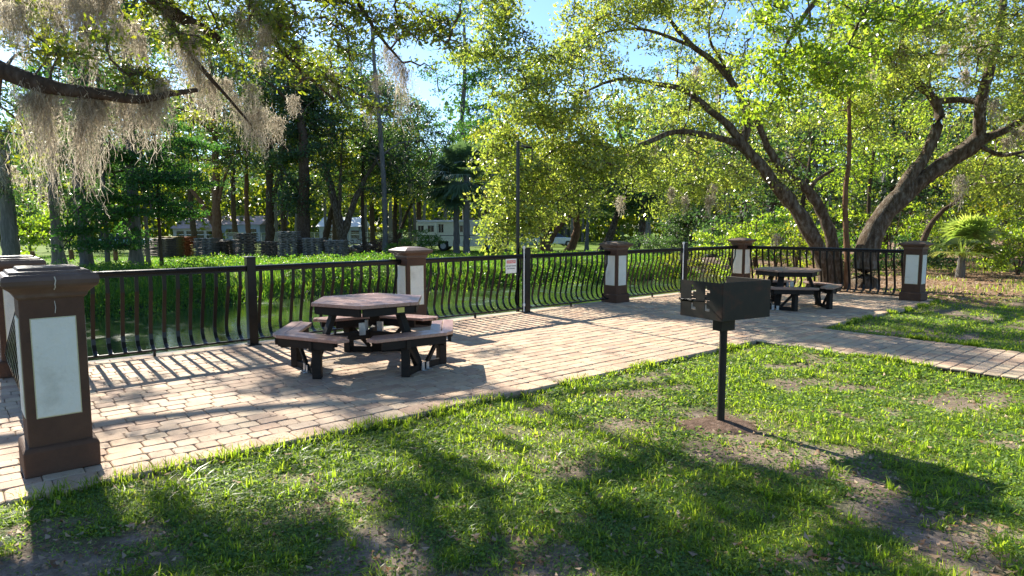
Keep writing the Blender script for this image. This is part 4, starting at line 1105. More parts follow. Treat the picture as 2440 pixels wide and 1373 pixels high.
# --- right hand oaks behind the end railing
TY = 17.0
limbs = [(L_([(1985, 716, TY), (1968, 640, TY), (1935, 560, TY), (1895, 495, TY), (1845, 435, TY), (1800, 380, TY), (1765, 345, TY)]), .24, .135),
         (L_([(1765, 345, TY), (1700, 326, TY - .3), (1610, 314, TY - .6), (1540, 340, TY - .9), (1475, 356, TY - 1.1), (1400, 340, TY - 1.3), (1330, 350, TY - 1.6), (1260, 420, TY - 1.9)]), .10, .02),
         (L_([(1790, 368, TY), (1740, 305, TY), (1690, 262, TY), (1630, 215, TY), (1560, 200, TY - .4), (1470, 190, TY - .8), (1370, 230, TY - 1.2)]), .13, .02),
         (L_([(1765, 345, TY), (1782, 300, TY), (1760, 225, TY), (1705, 150, TY), (1650, 110, TY), (1590, 40, TY), (1540, -60, TY)]), .12, .03),
         (L_([(1775, 260, TY), (1730, 160, TY), (1690, 90, TY), (1700, -20, TY)]), .06, .02),
         (L_([(1650, 110, TY), (1530, 70, TY - .5), (1420, 85, TY - .8), (1350, 150, TY - 1)]), .05, .015),
         (L_([(2006, 716, TY + .5), (1990, 610, TY + .5), (1965, 520, TY + .5), (1925, 455, TY + .5), (1870, 410, TY + .4), (1830, 350, TY + .3), (1800, 280, TY)]), .20, .08),
         (L_([(1928, 458, TY + .5), (1945, 430, TY + .4), (1985, 405, TY + .3)]), .07, .04)]
cl = blob_points([B(1500, 60, 15.8, 230, 100, 1.2, 170), B(1690, 50, 15.8, 130, 100, 1.2, 76), B(1290, 130, 15, 110, 130, 1, 90), B(1200, 60, 15, 80, 80, .8, 34), B(1560, 190, 17.6, 160, 60, .8, 40), B(1200, 330, 15, 50, 40, .5, 10), B(1300, 330, 15, 110, 100, .8, 95), B(1240, 460, 15, 90, 90, .7, 75), B(1210, 540, 15, 60, 50, .5, 28),
                  B(1450, 260, 16.2, 200, 80, 1, 70), B(1440, 400, 15.4, 150, 60, .9, 62), B(1390, 480, 15.2, 60, 30, .5, 8), B(1150, 130, 15, 60, 60, .6, 16), B(1600, 430, 16.8, 130, 70, .8, 46), B(1640, 290, 18.2, 140, 80, .9, 34), B(1670, 200, 18, 110, 80, .9, 26), B(1850, 300, 18, 80, 60, .8, 16),
                  B(1720, 430, 17.5, 120, 60, .8, 26), B(1600, 500, 16.4, 80, 20, .5, 4)])
moss = []
for px, py, L in ((1640, 330, .5), (1500, 360, .4), (1560, 350, .5), (1690, 470, .6), (1700, 440, .7), (1600, 450, .6), (1480, 470, .5), (1630, 470, .5), (1400, 220, .35), (1660, 160, .4), (1850, 560, .4)):
    moss.append((at(px, py, 16), L, .10, 45, .008))
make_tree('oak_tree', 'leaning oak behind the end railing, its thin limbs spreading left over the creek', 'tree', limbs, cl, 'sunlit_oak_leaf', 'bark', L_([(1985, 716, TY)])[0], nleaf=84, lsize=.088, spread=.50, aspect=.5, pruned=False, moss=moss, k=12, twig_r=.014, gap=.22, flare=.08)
limbs = [(L_([(2058, 722, TY), (2060, 640, TY), (2075, 565, TY), (2110, 505, TY), (2170, 450, TY), (2240, 398, TY), (2310, 352, TY - .2), (2340, 325, TY - .3)]), .32, .19),
         (L_([(2130, 488, TY), (2165, 425, TY), (2205, 370, TY), (2235, 300, TY), (2228, 240, TY), (2180, 195, TY), (2110, 140, TY), (2050, 60, TY)]), .19, .05),
         (L_([(2335, 330, TY - .3), (2335, 250, TY - .5), (2360, 160, TY - .8), (2385, 60, TY - 1), (2400, -60, TY - 1.2)]), .15, .07),
         (L_([(2335, 335, TY - .3), (2400, 308, TY - .5), (2480, 262, TY - .8), (2560, 240, TY - 1)]), .12, .05),
         (L_([(2330, 345, TY - .3), (2390, 370, TY - .5), (2480, 350, TY - .7)]), .07, .03),
         (L_([(2228, 242, TY), (2290, 238, TY), (2340, 245, TY - .5)]), .09, .07),
         (L_([(2170, 190, TY), (2150, 100, TY), (2160, 20, TY), (2180, -60, TY)]), .06, .02)]
cl = blob_points([B(2110, 60, 15, 150, 90, 1.2, 75), B(2300, 90, 17.5, 150, 120, 1, 90), B(2430, 200, 17, 70, 100, .8, 46), B(2390, 420, 17.8, 120, 50, 1, 46), B(2200, 330, 18.5, 140, 60, .8, 20), B(2050, 240, 17.8, 110, 90, 1, 36),
                  B(2440, 60, 14, 120, 120, 1, 60), B(2120, 200, 16.5, 110, 60, 1, 34), B(2100, -160, 15, 400, 130, 1.5, 90), B(2540, 330, 15, 80, 150, 1, 40)])
moss = []
for px, py, L in ((2080, 130, .9), (2075, 100, .8), (2210, 60, .6), (2300, 170, .7), (2305, 110, .8), (2370, 240, .7), (2250, 110, .5), (2400, 330, .4), (2420, 310, .35), (2340, 100, .6), (2180, 40, .6), (2290, 420, .9), (2440, 300, .4), (2150, 120, .5), (2320, 30, .8)):
    moss.append((at(px, py, 15.4), L, .11, 60, .008))
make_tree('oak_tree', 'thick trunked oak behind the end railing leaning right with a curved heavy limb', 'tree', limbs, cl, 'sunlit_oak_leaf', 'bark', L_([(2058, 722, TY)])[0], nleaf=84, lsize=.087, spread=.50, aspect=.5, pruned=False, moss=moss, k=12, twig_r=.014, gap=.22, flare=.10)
# bright overhanging branch system, top right (its trunk stands right of the frame)
limbs = [([(9.2, 7.2, -.1), (9.1, 7.3, 2.0), (8.6, 7.8, 4.0), at(2350, -250, 9.2)], .26, .14),
         ([at(2350, -250, 9.2), at(2150, -180, 9.4), at(2000, -60, 9.6), at(1900, 60, 9.8), at(1850, 160, 9.9)], .11, .018),
         ([at(2150, -180, 9.4), at(2080, -20, 9.6), at(2020, 110, 9.7), at(1960, 200, 9.8)], .05, .012)]
cl = blob_points([B(1960, 30, 9.6, 150, 90, .7, 50), B(1890, 130, 9.8, 100, 70, .5, 34), B(1850, 20, 9.8, 50, 50, .4, 8), B(1830, 240, 10, 90, 50, .5, 16), B(1990, 180, 9.8, 100, 60, .5, 20), B(2060, 60, 9.6, 70, 60, .5, 10), B(2150, -60, 9.4, 160, 90, .6, 40)])
make_tree('oak_tree', 'oak right of the frame whose bright yellow green leafy branch hangs into the top right', 'tree', limbs, cl, 'bright_leaf', 'bark', (9.2, 7.2, 0), nleaf=52, lsize=.085, spread=.27, aspect=.45, pruned=False, k=10, gap=.2)
# slender trunks between the two oaks
def slender(px, py, pts, r0, r1, bm, lm, label, blobs, **kw):
    Pn = L_(pts); make_tree('slender_tree', label, 'tree', [(Pn, r0, r1)], blob_points(blobs), lm, bm, Pn[0], pruned=False, **kw)
slender(0, 0, [(2022, 715, 16.6), (2018, 600, 16.6), (2014, 480, 16.6), (2024, 350, 16.6), (2022, 200, 16.6), (2030, 60, 16.6)], .095, .03, 'bark_red', 'bright_leaf', 'slender straight orange brown trunk between the two leaning oaks',
        [B(2020, 90, 16.6, 90, 100, .7, 20), B(2010, 300, 17.4, 110, 70, .7, 20)], nleaf=60, lsize=.08, spread=.4, gap=.2)
slender(0, 0, [(2066, 640, 24), (2068, 560, 24), (2072, 450, 24), (2085, 330, 24), (2090, 200, 24)], .10, .03, 'bark_dark', 'bright_leaf', 'thin dark trunk farther back, just right of the slender orange one',
        [B(2080, 320, 24, 150, 110, 1.5, 40), B(2050, 420, 24, 90, 60, 1, 18)], nleaf=70, lsize=.12, spread=.6, gap=.2)
slender(0, 0, [(2190, 600, 19), (2215, 540, 19), (2250, 500, 19), (2290, 470, 19), (2296, 420, 19), (2320, 370, 19)], .09, .04, 'bark_dark', 'oak_leaf', 'dark crooked trunk leaning right above the end column, in front of the palmetto',
        [B(2330, 400, 19, 110, 50, .8, 30)], nleaf=60, lsize=.09, spread=.45, gap=.2)

# --- palms
def palm(px, Y, h, label, fm, nfr=34, rad=1.5, trunk_r=.19, blades=26, group=None, lean=0, cat='palm tree', skirt=True, name='palm_tree'):
    p = lawn_pt(px, Y)
    root = empty(name, p, 0, label=label, cat=cat, group=group)
    Q, rd, V, F = limb(np.array([(0, 0, -.2), (lean * .3, 0, h * .35), (lean * .7, 0, h * .7), (lean, 0, h)]), trunk_r * 1.15, trunk_r, step=.25, k=10, flare=trunk_r * .5)
    link('trunk', np_mesh('trunk', V, F, smooth=True), root, M['bark_grey'])
    top = np.array([lean, 0, h])
    for i in range(nfr):
        az = RNG.uniform(0, 2 * math.pi); el = RNG.uniform(-.8, 1.15) if skirt else RNG.uniform(-.1, 1.35)
        d = np.array([math.cos(az) * math.cos(el), math.sin(az) * math.cos(el), math.sin(el)])
        L = rad * RNG.uniform(.45, .65)
        hub = top + d * L
        side = np.cross(d, [0, 0, 1.0]); side /= np.linalg.norm(side) + 1e-9; up = np.cross(side, d)
        vs = []; rr = RNG.random()
        a_, w = top, .012
        vs += [top - side * w, top + side * w, hub + side * w * .7, hub - side * w * .7]
        for k in range(blades):
            t = (k / (blades - 1) - .5) * 2; ang = t * 1.75
            bd = d * math.cos(ang) + side * math.sin(ang) + up * .12 * math.cos(t)
            bl = rad * RNG.uniform(.42, .55) * (1 - .25 * abs(t))
            m1 = hub + bd * bl * .55; e = hub + bd * bl + np.array([0, 0, -bl * RNG.uniform(.12, .42)])
            wd = np.cross(bd, up); wd /= np.linalg.norm(wd) + 1e-9; wd = wd * .032 * (rad / 1.4)
            vs += [hub - wd * .3, hub + wd * .3, m1 + wd, m1 - wd, m1 - wd, m1 + wd, e + wd * .15, e - wd * .15]
        V = np.array(vs); link('frond', np_mesh('frond', V, np.arange(len(V)).reshape(-1, 4), np.full(len(V), rr)), root, M[fm])
    return root
palm(1088, 44, 4.6, 'grey trunked palm in front of the motorhome, left one of the pair', 'palm_leaf', group='palms in front of the motorhome', rad=2.5, nfr=46)
palm(1112, 42.5, 5.2, 'grey trunked palm in front of the motorhome, right one of the pair', 'palm_leaf', group='palms in front of the motorhome', rad=2.6, nfr=46)
palm(2292, 20.0, .75, 'low bright green fan palmetto at the wood edge on the right', 'palmetto_leaf', nfr=22, rad=1.35, trunk_r=.10, blades=30, cat='palmetto', skirt=False, name='palmetto')
palm(1205, 46, 1.6, 'small dark palm half hidden behind the drooping oak leaves', 'palm_leaf', nfr=20, rad=1.1)

# --- background trees on the far lawn
def bgtree(px, Y, h, r, label, kind='oak_leaf', bark='bark_grey', lean=0., base_frac=.35, cr=3.0, nclu=60, nl=70, ls=.17, fork=None, spread=.9, flatc=.5, flare=0.3, gap=.3, extra=None, crown_px=None, name='tree', pr=True, group=None, moss_n=0, top_taper=.3):
    p = np.array(lawn_pt(px, Y)); ln = lean
    tr = [p + [0, 0, -.2], p + [ln * .12 + RNG.normal() * r * .5, 0, h * .2], p + [ln * .4 + RNG.normal() * r, RNG.normal() * r, h * .5], p + [ln * .75, 0, h * .78], p + [ln, 0, h]]
    lm = [(np.array(tr), r, r * top_taper)]
    if fork:
        for (fx_, fh0, fh1, fr) in fork:
            a = p + [ln * fh0 / h, 0, fh0]; e = p + [fx_, RNG.normal() * .5, fh1]
            lm.append((np.array([a, a * .6 + e * .4 + [0, 0, .12 * (fh1 - fh0)], e]), fr, fr * .35))
    nb = max(2, int(nclu / 12))
    for i in range(nb):                                  # side limbs
        z0_ = h * RNG.uniform(base_frac, .85); az = RNG.uniform(0, 6.28); L = cr * RNG.uniform(.6, 1.0)
        a = p + [ln * (z0_ / h), 0, z0_]
        e = a + [math.cos(az) * L, math.sin(az) * L, L * RNG.uniform(.15, .6)]
        lm.append((np.array([a, a * .5 + e * .5 + [0, 0, L * .12], e]), r * .3, r * .08))
    if crown_px is not None: cl = blob_points([B(*c) for c in crown_px])
    else:
        hh = h * (1 - base_frac)
        n = nclu; zz = RNG.random(n); rr = cr * np.sqrt(np.clip(1 - (2 * zz - .8) ** 2 * .6, .15, 1)) * RNG.random(n) ** .5
        az = RNG.random(n) * 6.283
        n = nclu = int(nclu * 1.5); zz = RNG.random(n); rr = cr * np.sqrt(np.clip(1 - (2 * zz - .8) ** 2 * .6, .15, 1)) * RNG.random(n) ** .5
        az = RNG.random(n) * 6.283
        cl = np.stack([p[0] + ln * .8 + rr * np.cos(az), p[1] + rr * np.sin(az), p[2] + h * base_frac + zz * hh * 1.08], 1)
    ms = [(cl[i] - [0, 0, .2], RNG.uniform(.6, 1.6), .18, 26, .016) for i in RNG.integers(0, len(cl), moss_n)] if moss_n else None
    return make_tree(name, label, 'tree', lm, cl, kind, bark, p, nleaf=nl, lsize=ls, spread=spread, aspect=.5, flatc=flatc, group=group, pruned=pr, k=9, twig_r=.025, gap=gap, moss=ms, flare=r * flare, extra_keep=.12)
G1 = 'cypress trees at the far bank on the left'
bgtree(25, 24.5, 17, .30, 'thick grey trunk at the left edge of the photo, behind the column caps', 'dark_leaf', crown_px=[(30, 400, 24.5, 80, 70, 1.2, 44), (60, 250, 24.5, 90, 90, 1.5, 40), (20, 100, 25, 120, 80, 1.5, 30)], nclu=60, cr=2.6, ls=.13, nl=70, spread=.75, base_frac=.14, group=G1, moss_n=14)
bgtree(140, 26, 15, .22, 'broad buttressed trunk with a leafy dark crown, second from the left edge', 'dark_leaf', crown_px=[(140, 470, 26, 70, 70, 1.2, 44), (150, 350, 26, 80, 70, 1.2, 40), (170, 180, 26, 110, 90, 1.5, 40)], nclu=60, cr=2.2, ls=.13, spread=.7, base_frac=.12, flare=1.0, group=G1, moss_n=12)
bgtree(206, 24, 18, .23, 'straight grey trunk right of the buttressed one, widest of the straight trunks', 'dark_leaf', nclu=60, cr=2.2, ls=.13, spread=.7, base_frac=.35, flare=.5, group=G1, moss_n=10)
bgtree(256, 23.5, 12, .10, 'thin dark trunk between two grey cypress trunks on the left', 'cypress_leaf', nclu=60, cr=2.0, ls=.15, spread=.7, flatc=.25, base_frac=.1, group=G1)
bgtree(322, 24, 18, .24, 'grey trunk with a pale ribbed foot behind the left railing section', 'cypress_leaf', nclu=80, cr=2.5, ls=.14, spread=.8, flatc=.25, base_frac=.16, flare=.6, group=G1)
bgtree(352, 25, 11, .085, 'thin brown trunk right of the ribbed grey trunk', 'cypress_leaf', nclu=40, cr=1.8, ls=.14, spread=.7, flatc=.25, base_frac=.3, group=G1)
bgtree(385, 23.5, 6.5, .07, 'young cypress with flat layers of feathery dark green foliage', 'cypress_leaf', 'bark_dark', cr=2.0, ls=.10, spread=.62, flatc=.2, nl=130, pr=False, gap=0, group=G1,
       crown_px=[(330, 385, 23.5, 150, 34, 1, 34), (400, 430, 23, 110, 24, .8, 30), (330, 475, 23, 120, 16, .8, 26), (270, 505, 22.5, 80, 14, .8, 12), (260, 580, 22, 90, 16, .8, 16), (400, 340, 24, 100, 20, 1, 20), (430, 510, 23, 60, 10, .7, 10), (230, 550, 22.5, 60, 12, .6, 8), (360, 290, 24, 90, 20, 1, 14)], nclu=24)
G2 = 'trees standing on the far lawn'
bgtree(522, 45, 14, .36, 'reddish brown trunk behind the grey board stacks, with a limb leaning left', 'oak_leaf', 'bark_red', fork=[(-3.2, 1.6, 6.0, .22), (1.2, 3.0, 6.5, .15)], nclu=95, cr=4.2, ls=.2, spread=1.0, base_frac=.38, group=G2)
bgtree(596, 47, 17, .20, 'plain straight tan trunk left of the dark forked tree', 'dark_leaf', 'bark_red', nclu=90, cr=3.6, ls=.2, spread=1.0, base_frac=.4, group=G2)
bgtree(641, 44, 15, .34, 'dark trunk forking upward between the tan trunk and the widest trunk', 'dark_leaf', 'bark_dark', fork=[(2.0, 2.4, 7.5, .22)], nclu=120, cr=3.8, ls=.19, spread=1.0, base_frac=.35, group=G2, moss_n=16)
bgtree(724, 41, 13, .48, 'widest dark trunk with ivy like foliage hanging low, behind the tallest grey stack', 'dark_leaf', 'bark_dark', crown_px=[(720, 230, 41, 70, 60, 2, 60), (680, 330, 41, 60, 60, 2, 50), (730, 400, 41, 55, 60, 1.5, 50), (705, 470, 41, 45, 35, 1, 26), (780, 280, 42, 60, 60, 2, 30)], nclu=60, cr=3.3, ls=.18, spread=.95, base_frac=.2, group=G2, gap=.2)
bgtree(768, 52, 9, .30, 'brown trunk leaning right at the widest trunk', 'oak_leaf', 'bark_dark', lean=3.2, nclu=60, cr=3, ls=.2, spread=1.0, base_frac=.45, group=G2)
bgtree(822, 44, 13, .36, 'big tree forking into a V behind the last grey stack', 'oak_leaf', 'bark', lean=-3.0, fork=[(2.4, .9, 6.6, .30), (.3, 1.5, 8, .16)], nclu=110, cr=4.0, ls=.2, spread=1.0, base_frac=.45, group=G2, moss_n=10)
bgtree(870, 45, 13, .15, 'narrow dark trunk between the V shaped tree and the pale pole like trunk', 'dark_leaf', 'bark_dark', nclu=80, cr=3.0, ls=.19, spread=1.0, base_frac=.28, group=G2)
bgtree(917, 43, 15, .20, 'tall pale grey pole like trunk left of the column with the pointed cap', 'dark_leaf', 'bark_grey', lean=-.55, crown_px=[(960, 280, 47, 60, 60, 2, 40), (870, 370, 46, 70, 55, 2, 60), (960, 400, 46, 70, 60, 2, 60), (900, 250, 47, 40, 60, 2, 20)], nclu=60, cr=3.3, ls=.19, spread=1.0, base_frac=.30, group=G2, top_taper=.55, moss_n=8)
bgtree(948, 54, 10, .24, 'small Y shaped tree left of the motorhome', 'oak_leaf', 'bark_dark', lean=-.6, fork=[(2.2, .8, 5.5, .18)], nclu=80, cr=3.4, ls=.21, spread=1.0, base_frac=.42, group=G2)
bgtree(1000, 60, 13, .3, 'dark oak rising behind the left end of the motorhome', 'dark_leaf', 'bark_dark', crown_px=[(1000, 300, 60, 60, 50, 2, 40), (990, 390, 60, 80, 60, 2.5, 70), (1040, 440, 60, 60, 40, 2, 30), (930, 330, 60, 50, 60, 2, 30)], nclu=60, cr=4.2, ls=.23, spread=1.1, base_frac=.35, group=G2)
bgtree(1110, 66, 22, .42, 'tallest cypress against the blue sky above the motorhome', 'cypress_leaf', 'bark_grey', crown_px=[(1105, 20, 66, 70, 40, 2, 24), (1130, 120, 66, 60, 20, 2, 14), (1125, 175, 66, 110, 35, 3, 60), (1060, 235, 66, 50, 18, 2, 10), (1160, 250, 66, 80, 30, 2, 30), (1100, 300, 66, 60, 25, 2, 18), (1120, 380, 64, 110, 60, 3, 60)], nclu=60, cr=4.2, ls=.24, spread=1.3, flatc=.28, base_frac=.36, group=G2, gap=.36)
bgtree(1155, 58, 11, .25, 'dark green tree behind the palms', 'cypress_leaf', 'bark_dark', nclu=80, cr=3.4, ls=.22, spread=1.0, base_frac=.35, group=G2)
bgtree(1190, 47, 9, .22, 'pale ribbed trunk behind the drooping oak leaves left of the lamp pole', 'oak_leaf', 'bark_grey', nclu=40, cr=2.6, ls=.2, spread=.9, base_frac=.45, group=G2)
bgtree(1300, 52, 8, .55, 'gnarled dark multi stemmed trunk just right of the lamp pole', 'oak_leaf', 'bark_red', lean=1.2, fork=[(-1.4, .4, 3.6, .28), (2.6, .5, 3.4, .3), (.6, .6, 4.0, .25)], nclu=60, cr=3.6, ls=.2, spread=1.0, base_frac=.5, group=G2)
bgtree(1356, 56, 8, .42, 'brown stub shaped trunk leaning right beyond the sunlit lawn', 'dark_leaf', 'bark_red', lean=2.2, nclu=70, cr=3.2, ls=.21, spread=1.0, base_frac=.4, group=G2)
bgtree(1398, 50, 8, .17, 'thin straight trunk standing alone on the bright patch of lawn', 'dark_leaf', 'bark_grey', nclu=45, cr=2.5, ls=.2, spread=.9, base_frac=.45, group=G2, flare=.9)
bgtree(1432, 52, 8, .38, 'pale brown trunk leaning right, left of the second pale leaning trunk', 'dark_leaf', 'bark', lean=3.6, nclu=80, cr=3.2, ls=.2, spread=1.0, base_frac=.4, group=G2)
bgtree(1508, 50, 8.5, .36, 'pale trunk leaning right directly above the middle column', 'dark_leaf', 'bark', lean=3.6, fork=[(.6, 1.5, 6.0, .2)], nclu=110, cr=3.6, ls=.2, spread=1.0, base_frac=.3, group=G2, gap=.2)
bgtree(1640, 40, 4.5, .16, 'round dark bush like tree above the middle of the railing', 'dark_leaf', 'bark_dark', nclu=70, cr=1.7, ls=.16, spread=.7, base_frac=.1, group=G2, gap=.1)
for px_, Y_, h_, l_ in ((470, 62, 19, 'dark tall tree far behind the yellowish board stack'), (565, 66, 20, 'dark tall tree far behind the plain tan trunk'), (680, 60, 17, 'dark tall tree far behind the widest trunk'),
                        (800, 64, 18, 'dark tall tree far behind the V shaped tree'), (890, 62, 15, 'dark tree far behind the pale pole like trunk'), (330, 58, 19, 'dark tall tree far behind the ribbed grey trunk'), (200, 60, 18, 'dark tall tree far behind the left cypress trunks')):
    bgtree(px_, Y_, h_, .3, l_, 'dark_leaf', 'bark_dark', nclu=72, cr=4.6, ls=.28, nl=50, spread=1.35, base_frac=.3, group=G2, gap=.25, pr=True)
# right hand wood
G3 = 'trees of the wood behind the end railing'
wood = [(1590, 44, 13, 'dark_leaf'), (1700, 40, 11, 'oak_leaf'), (1770, 33, 7, 'dark_leaf'), (1830, 38, 12, 'oak_leaf'), (1900, 30, 8, 'dark_leaf'), (1965, 36, 12, 'bright_leaf'),
        (2110, 32, 9, 'dark_leaf'), (2170, 40, 13, 'oak_leaf'), (2240, 30, 8, 'dark_leaf'), (2330, 36, 12, 'bright_leaf'), (2400, 27, 9, 'oak_leaf'), (2480, 30, 11, 'bright_leaf'), (2560, 24, 9, 'oak_leaf')]
wl = ['behind the dark bush like tree', 'behind the heap of pale rocks', 'above the far corner column', 'behind the farther picnic table', 'left of the leaning oak trunks', 'seen between the two leaning oaks', 'right of the thin dark trunk',
      'under the curved limb of the thick oak', 'behind the crooked dark trunk', 'behind the palmetto', 'right of the palmetto', 'at the right edge of the photo', 'just outside the right edge']
for (px, Y, h, kd), l2 in zip(wood, wl):
    bgtree(px, Y, h, .16, 'leafy woodland tree ' + l2, kd, 'bark_dark', lean=RNG.normal() * .8, nclu=56, cr=2.7, ls=.17, nl=75, spread=.85, base_frac=.16, group=G3, gap=.3, moss_n=3, name='woodland_tree')
def shrub(px, Y, h, w, kd, label, n=34, ls=.10, nl=90, group='shrubs along the wood edge', sp_=.36, name='shrub'):
    p = np.array(lawn_pt(px, Y))
    lm = [(np.array([p + [0, 0, -.1], p + [RNG.normal() * .1, RNG.normal() * .1, h * .4], p + [RNG.normal() * .3, 0, h * .8]]), .035, .012) for _ in range(4)]
    cl = blob_points([(p + [0, 0, h * .5], (w / 2, w / 2, h / 2), n)])
    cl = cl[cl[:, 2] > p[2] + .1]
    return make_tree(name, label, 'shrub', lm, cl, kd, 'bark_dark', p, nleaf=nl, lsize=ls, spread=sp_, aspect=.5, group=group, pruned=False, k=5, twig_r=.008)
sh = [(1560, 36, 1.6, 3.5, 'dark_leaf', 'dark shrub right of the second pale leaning trunk'), (1745, 27, 2.4, 3.6, 'bright_leaf', 'bright green shrub left of the far corner column'), (1800, 24, 2.2, 3.2, 'bright_leaf', 'bright feathery shrub right above the far corner column'),
      (1850, 25, 2.6, 3.4, 'cypress_leaf', 'green shrub behind the left end of the end railing'), (1900, 22, 1.9, 2.8, 'oak_leaf', 'leafy shrub behind the farther picnic table'), (2130, 24, 2.6, 3.6, 'bright_leaf', 'bright shrub right of the thick oak trunk'),
      (2190, 22, 1.3, 2.6, 'dark_leaf', 'low dark shrub behind the end column'), (2235, 26, 2.6, 3.4, 'oak_leaf', 'shrub behind the left side of the palmetto'), (2350, 23, 2.0, 3.4, 'bright_leaf', 'airy shrub right of the palmetto'),
      (2430, 21, 2.2, 3.4, 'oak_leaf', 'brownish green thicket at the right edge'), (2500, 19, 2.2, 3.4, 'bright_leaf', 'thicket just beyond the right edge'), (1985, 26, 2.3, 3.2, 'bright_leaf', 'bright shrub seen between the two leaning oaks'), (2050, 23, 1.8, 2.6, 'cypress_leaf', 'green shrub right behind the thick oak trunk'),
      (1650, 30, 1.3, 3.0, 'oak_leaf', 'low shrub left of the heap of pale rocks'), (1005, 40, 1.5, 2.4, 'weed', 'leafy bush right behind the pointed column cap'), (955, 39, .8, 1.6, 'weed', 'low weedy bush left of the pointed column cap')]
for a_ in sh: shrub(*a_)
# bright yellow saplings seen far left
shrub(75, 38, 3.4, 3.2, 'bright_leaf', 'glowing yellow green young tree between the first two trunks on the left', n=26, ls=.22, nl=60, sp_=.55)
shrub(165, 42, 4.2, 2.6, 'bright_leaf', 'glowing yellow green young tree right of the buttressed trunk', n=20, ls=.24, nl=50, sp_=.55)
# distant woods: one mass
def woods(name, m, n, y0, y1, t0, t1, zlo, nl, sz, lab, seed):
    px = RNG.uniform(-600, 3100, n); Y = RNG.uniform(y0, y1, n)
    top = t0 + (t1 - t0) * (.65 * vnoise(px, px * 0, 150, seed) + .35 * vnoise(px, px * 0, 40, seed + 1))
    top = np.where((px > 930) & (px < 1070), np.minimum(top, 11), top); top = np.where((px > 1340) & (px < 1460), top * .7, top)
    z = zlo + RNG.random(n) * (top - zlo)
    c = np.stack([(px - CX) / F_PX * Y, Y, z], 1)
    cc = np.repeat(c, nl, 0); P = cc + RNG.normal(size=(len(cc), 3)) * np.array([1.3, 1.2, .9])
    P = P[P[:, 2] > -.8]
    V, F, A = leaves(P, sz, .6, seed_rnd=np.clip(RNG.beta(2, 2, len(P)) * .8 + vnoise(P[:, 0], P[:, 2], 5, 3) * .3, 0, 1))
    link(name, np_mesh(name, V, F, A), None, M[m], label=lab, cat='woods', kind='stuff')
woods('distant_woods', 'oak_leaf', 1700, 80, 110, 6, 12, -.6, 42, .75, 'sunny low mass of distant woods closing the view behind the lawn', 17)
woods('distant_tall_woods', 'dark_leaf', 1900, 92, 125, 12, 26, 1, 40, .95, 'dark tall mass of distant woods rising behind the sunny lower woods', 27)
T = []
for i in range(110):
    x = RNG.uniform(-500, 2900); Yt = RNG.uniform(72, 92); X_ = (x - CX) / F_PX * Yt; h = RNG.uniform(8, 14)
    T.append(tube_np(np.array([[X_, Yt, -.9], [X_ + RNG.normal() * .3, Yt, h * .5], [X_ + RNG.normal() * .8, Yt, h]]), np.array([.28, .2, .08]) * RNG.uniform(.6, 1.2), 6))
V, F, _ = join_np(T); link('distant_trunks', np_mesh('distant_trunks', V, F), None, M['bark_grey'], label='many thin trunks of the distant woods behind the lawn', cat='woods', kind='stuff')

# ------------------------------------------------------------------ GRASS, WEEDS, LITTER
def blades(P, h, w, lean=.5, rnd=None):
    n = len(P); az = RNG.random(n) * 6.283
    d = np.stack([np.cos(az), np.sin(az), np.zeros(n)], 1)
    a2 = az + RNG.normal(size=n) * .5 + 1.57
    s = np.stack([np.cos(a2), np.sin(a2), np.zeros(n)], 1) * np.asarray(w).reshape(-1, 1)
    h = np.asarray(h).reshape(-1, 1); ln = np.abs(RNG.normal(size=(n, 1))) * lean
    up = np.array([0, 0, 1.0])
    m = P + d * h * ln * .35 + up * h * .55
    t = P + d * h * ln + up * h * (1 - .25 * np.clip(ln, 0, 1.5))
    V = np.stack([P - s, P + s, m + s * .8, m - s * .8, t], 1).reshape(-1, 3)
    i = np.arange(n)[:, None] * 5
    F = np.concatenate([i + [0, 1, 2], i + [0, 2, 3], i + [3, 2, 4]], 0)
    rv = RNG.random(n) if rnd is None else rnd
    return V, F, np.repeat(rv, 5)
def scatter(n, y0, y1, pw=1.0, half=.86):
    t = RNG.random(n); y = (y0 ** (1 - pw) + t * (y1 ** (1 - pw) - y0 ** (1 - pw))) ** (1 / (1 - pw)) if pw != 1 else y0 * (y1 / y0) ** t
    x = RNG.uniform(-1, 1, n) * (y * half + .4)
    return x, y
parts = []
x, y = scatter(310000, 2.2, 15, 1.5)
u, v = uv_of(x, y)
ok = ~on_paving(u, v, .01) & (v > 3.5) & (RNG.random(len(x)) < near_density(x, y) * .95 + .03) & (u < 22) & (u > -3)
x, y = x[ok], y[ok]; P = np.stack([x, y, ground_z(x, y) - .004], 1)
tall = sstep(.55, .8, vnoise(x, y, .33, 44))
h = RNG.uniform(.012, .034, len(x)) * (1 + .9 * tall) * np.clip(y / 5, .9, 1.4)
parts.append(blades(P, h, .0021 * np.clip(y / 3, 1, 2.8) * RNG.uniform(.7, 1.7, len(x)), 1.5, np.clip(RNG.beta(2, 2, len(x)) * .8 + .15 * vnoise(x, y, .5, 45) + (RNG.random(len(x)) < .04) * 1, 0, 1)))
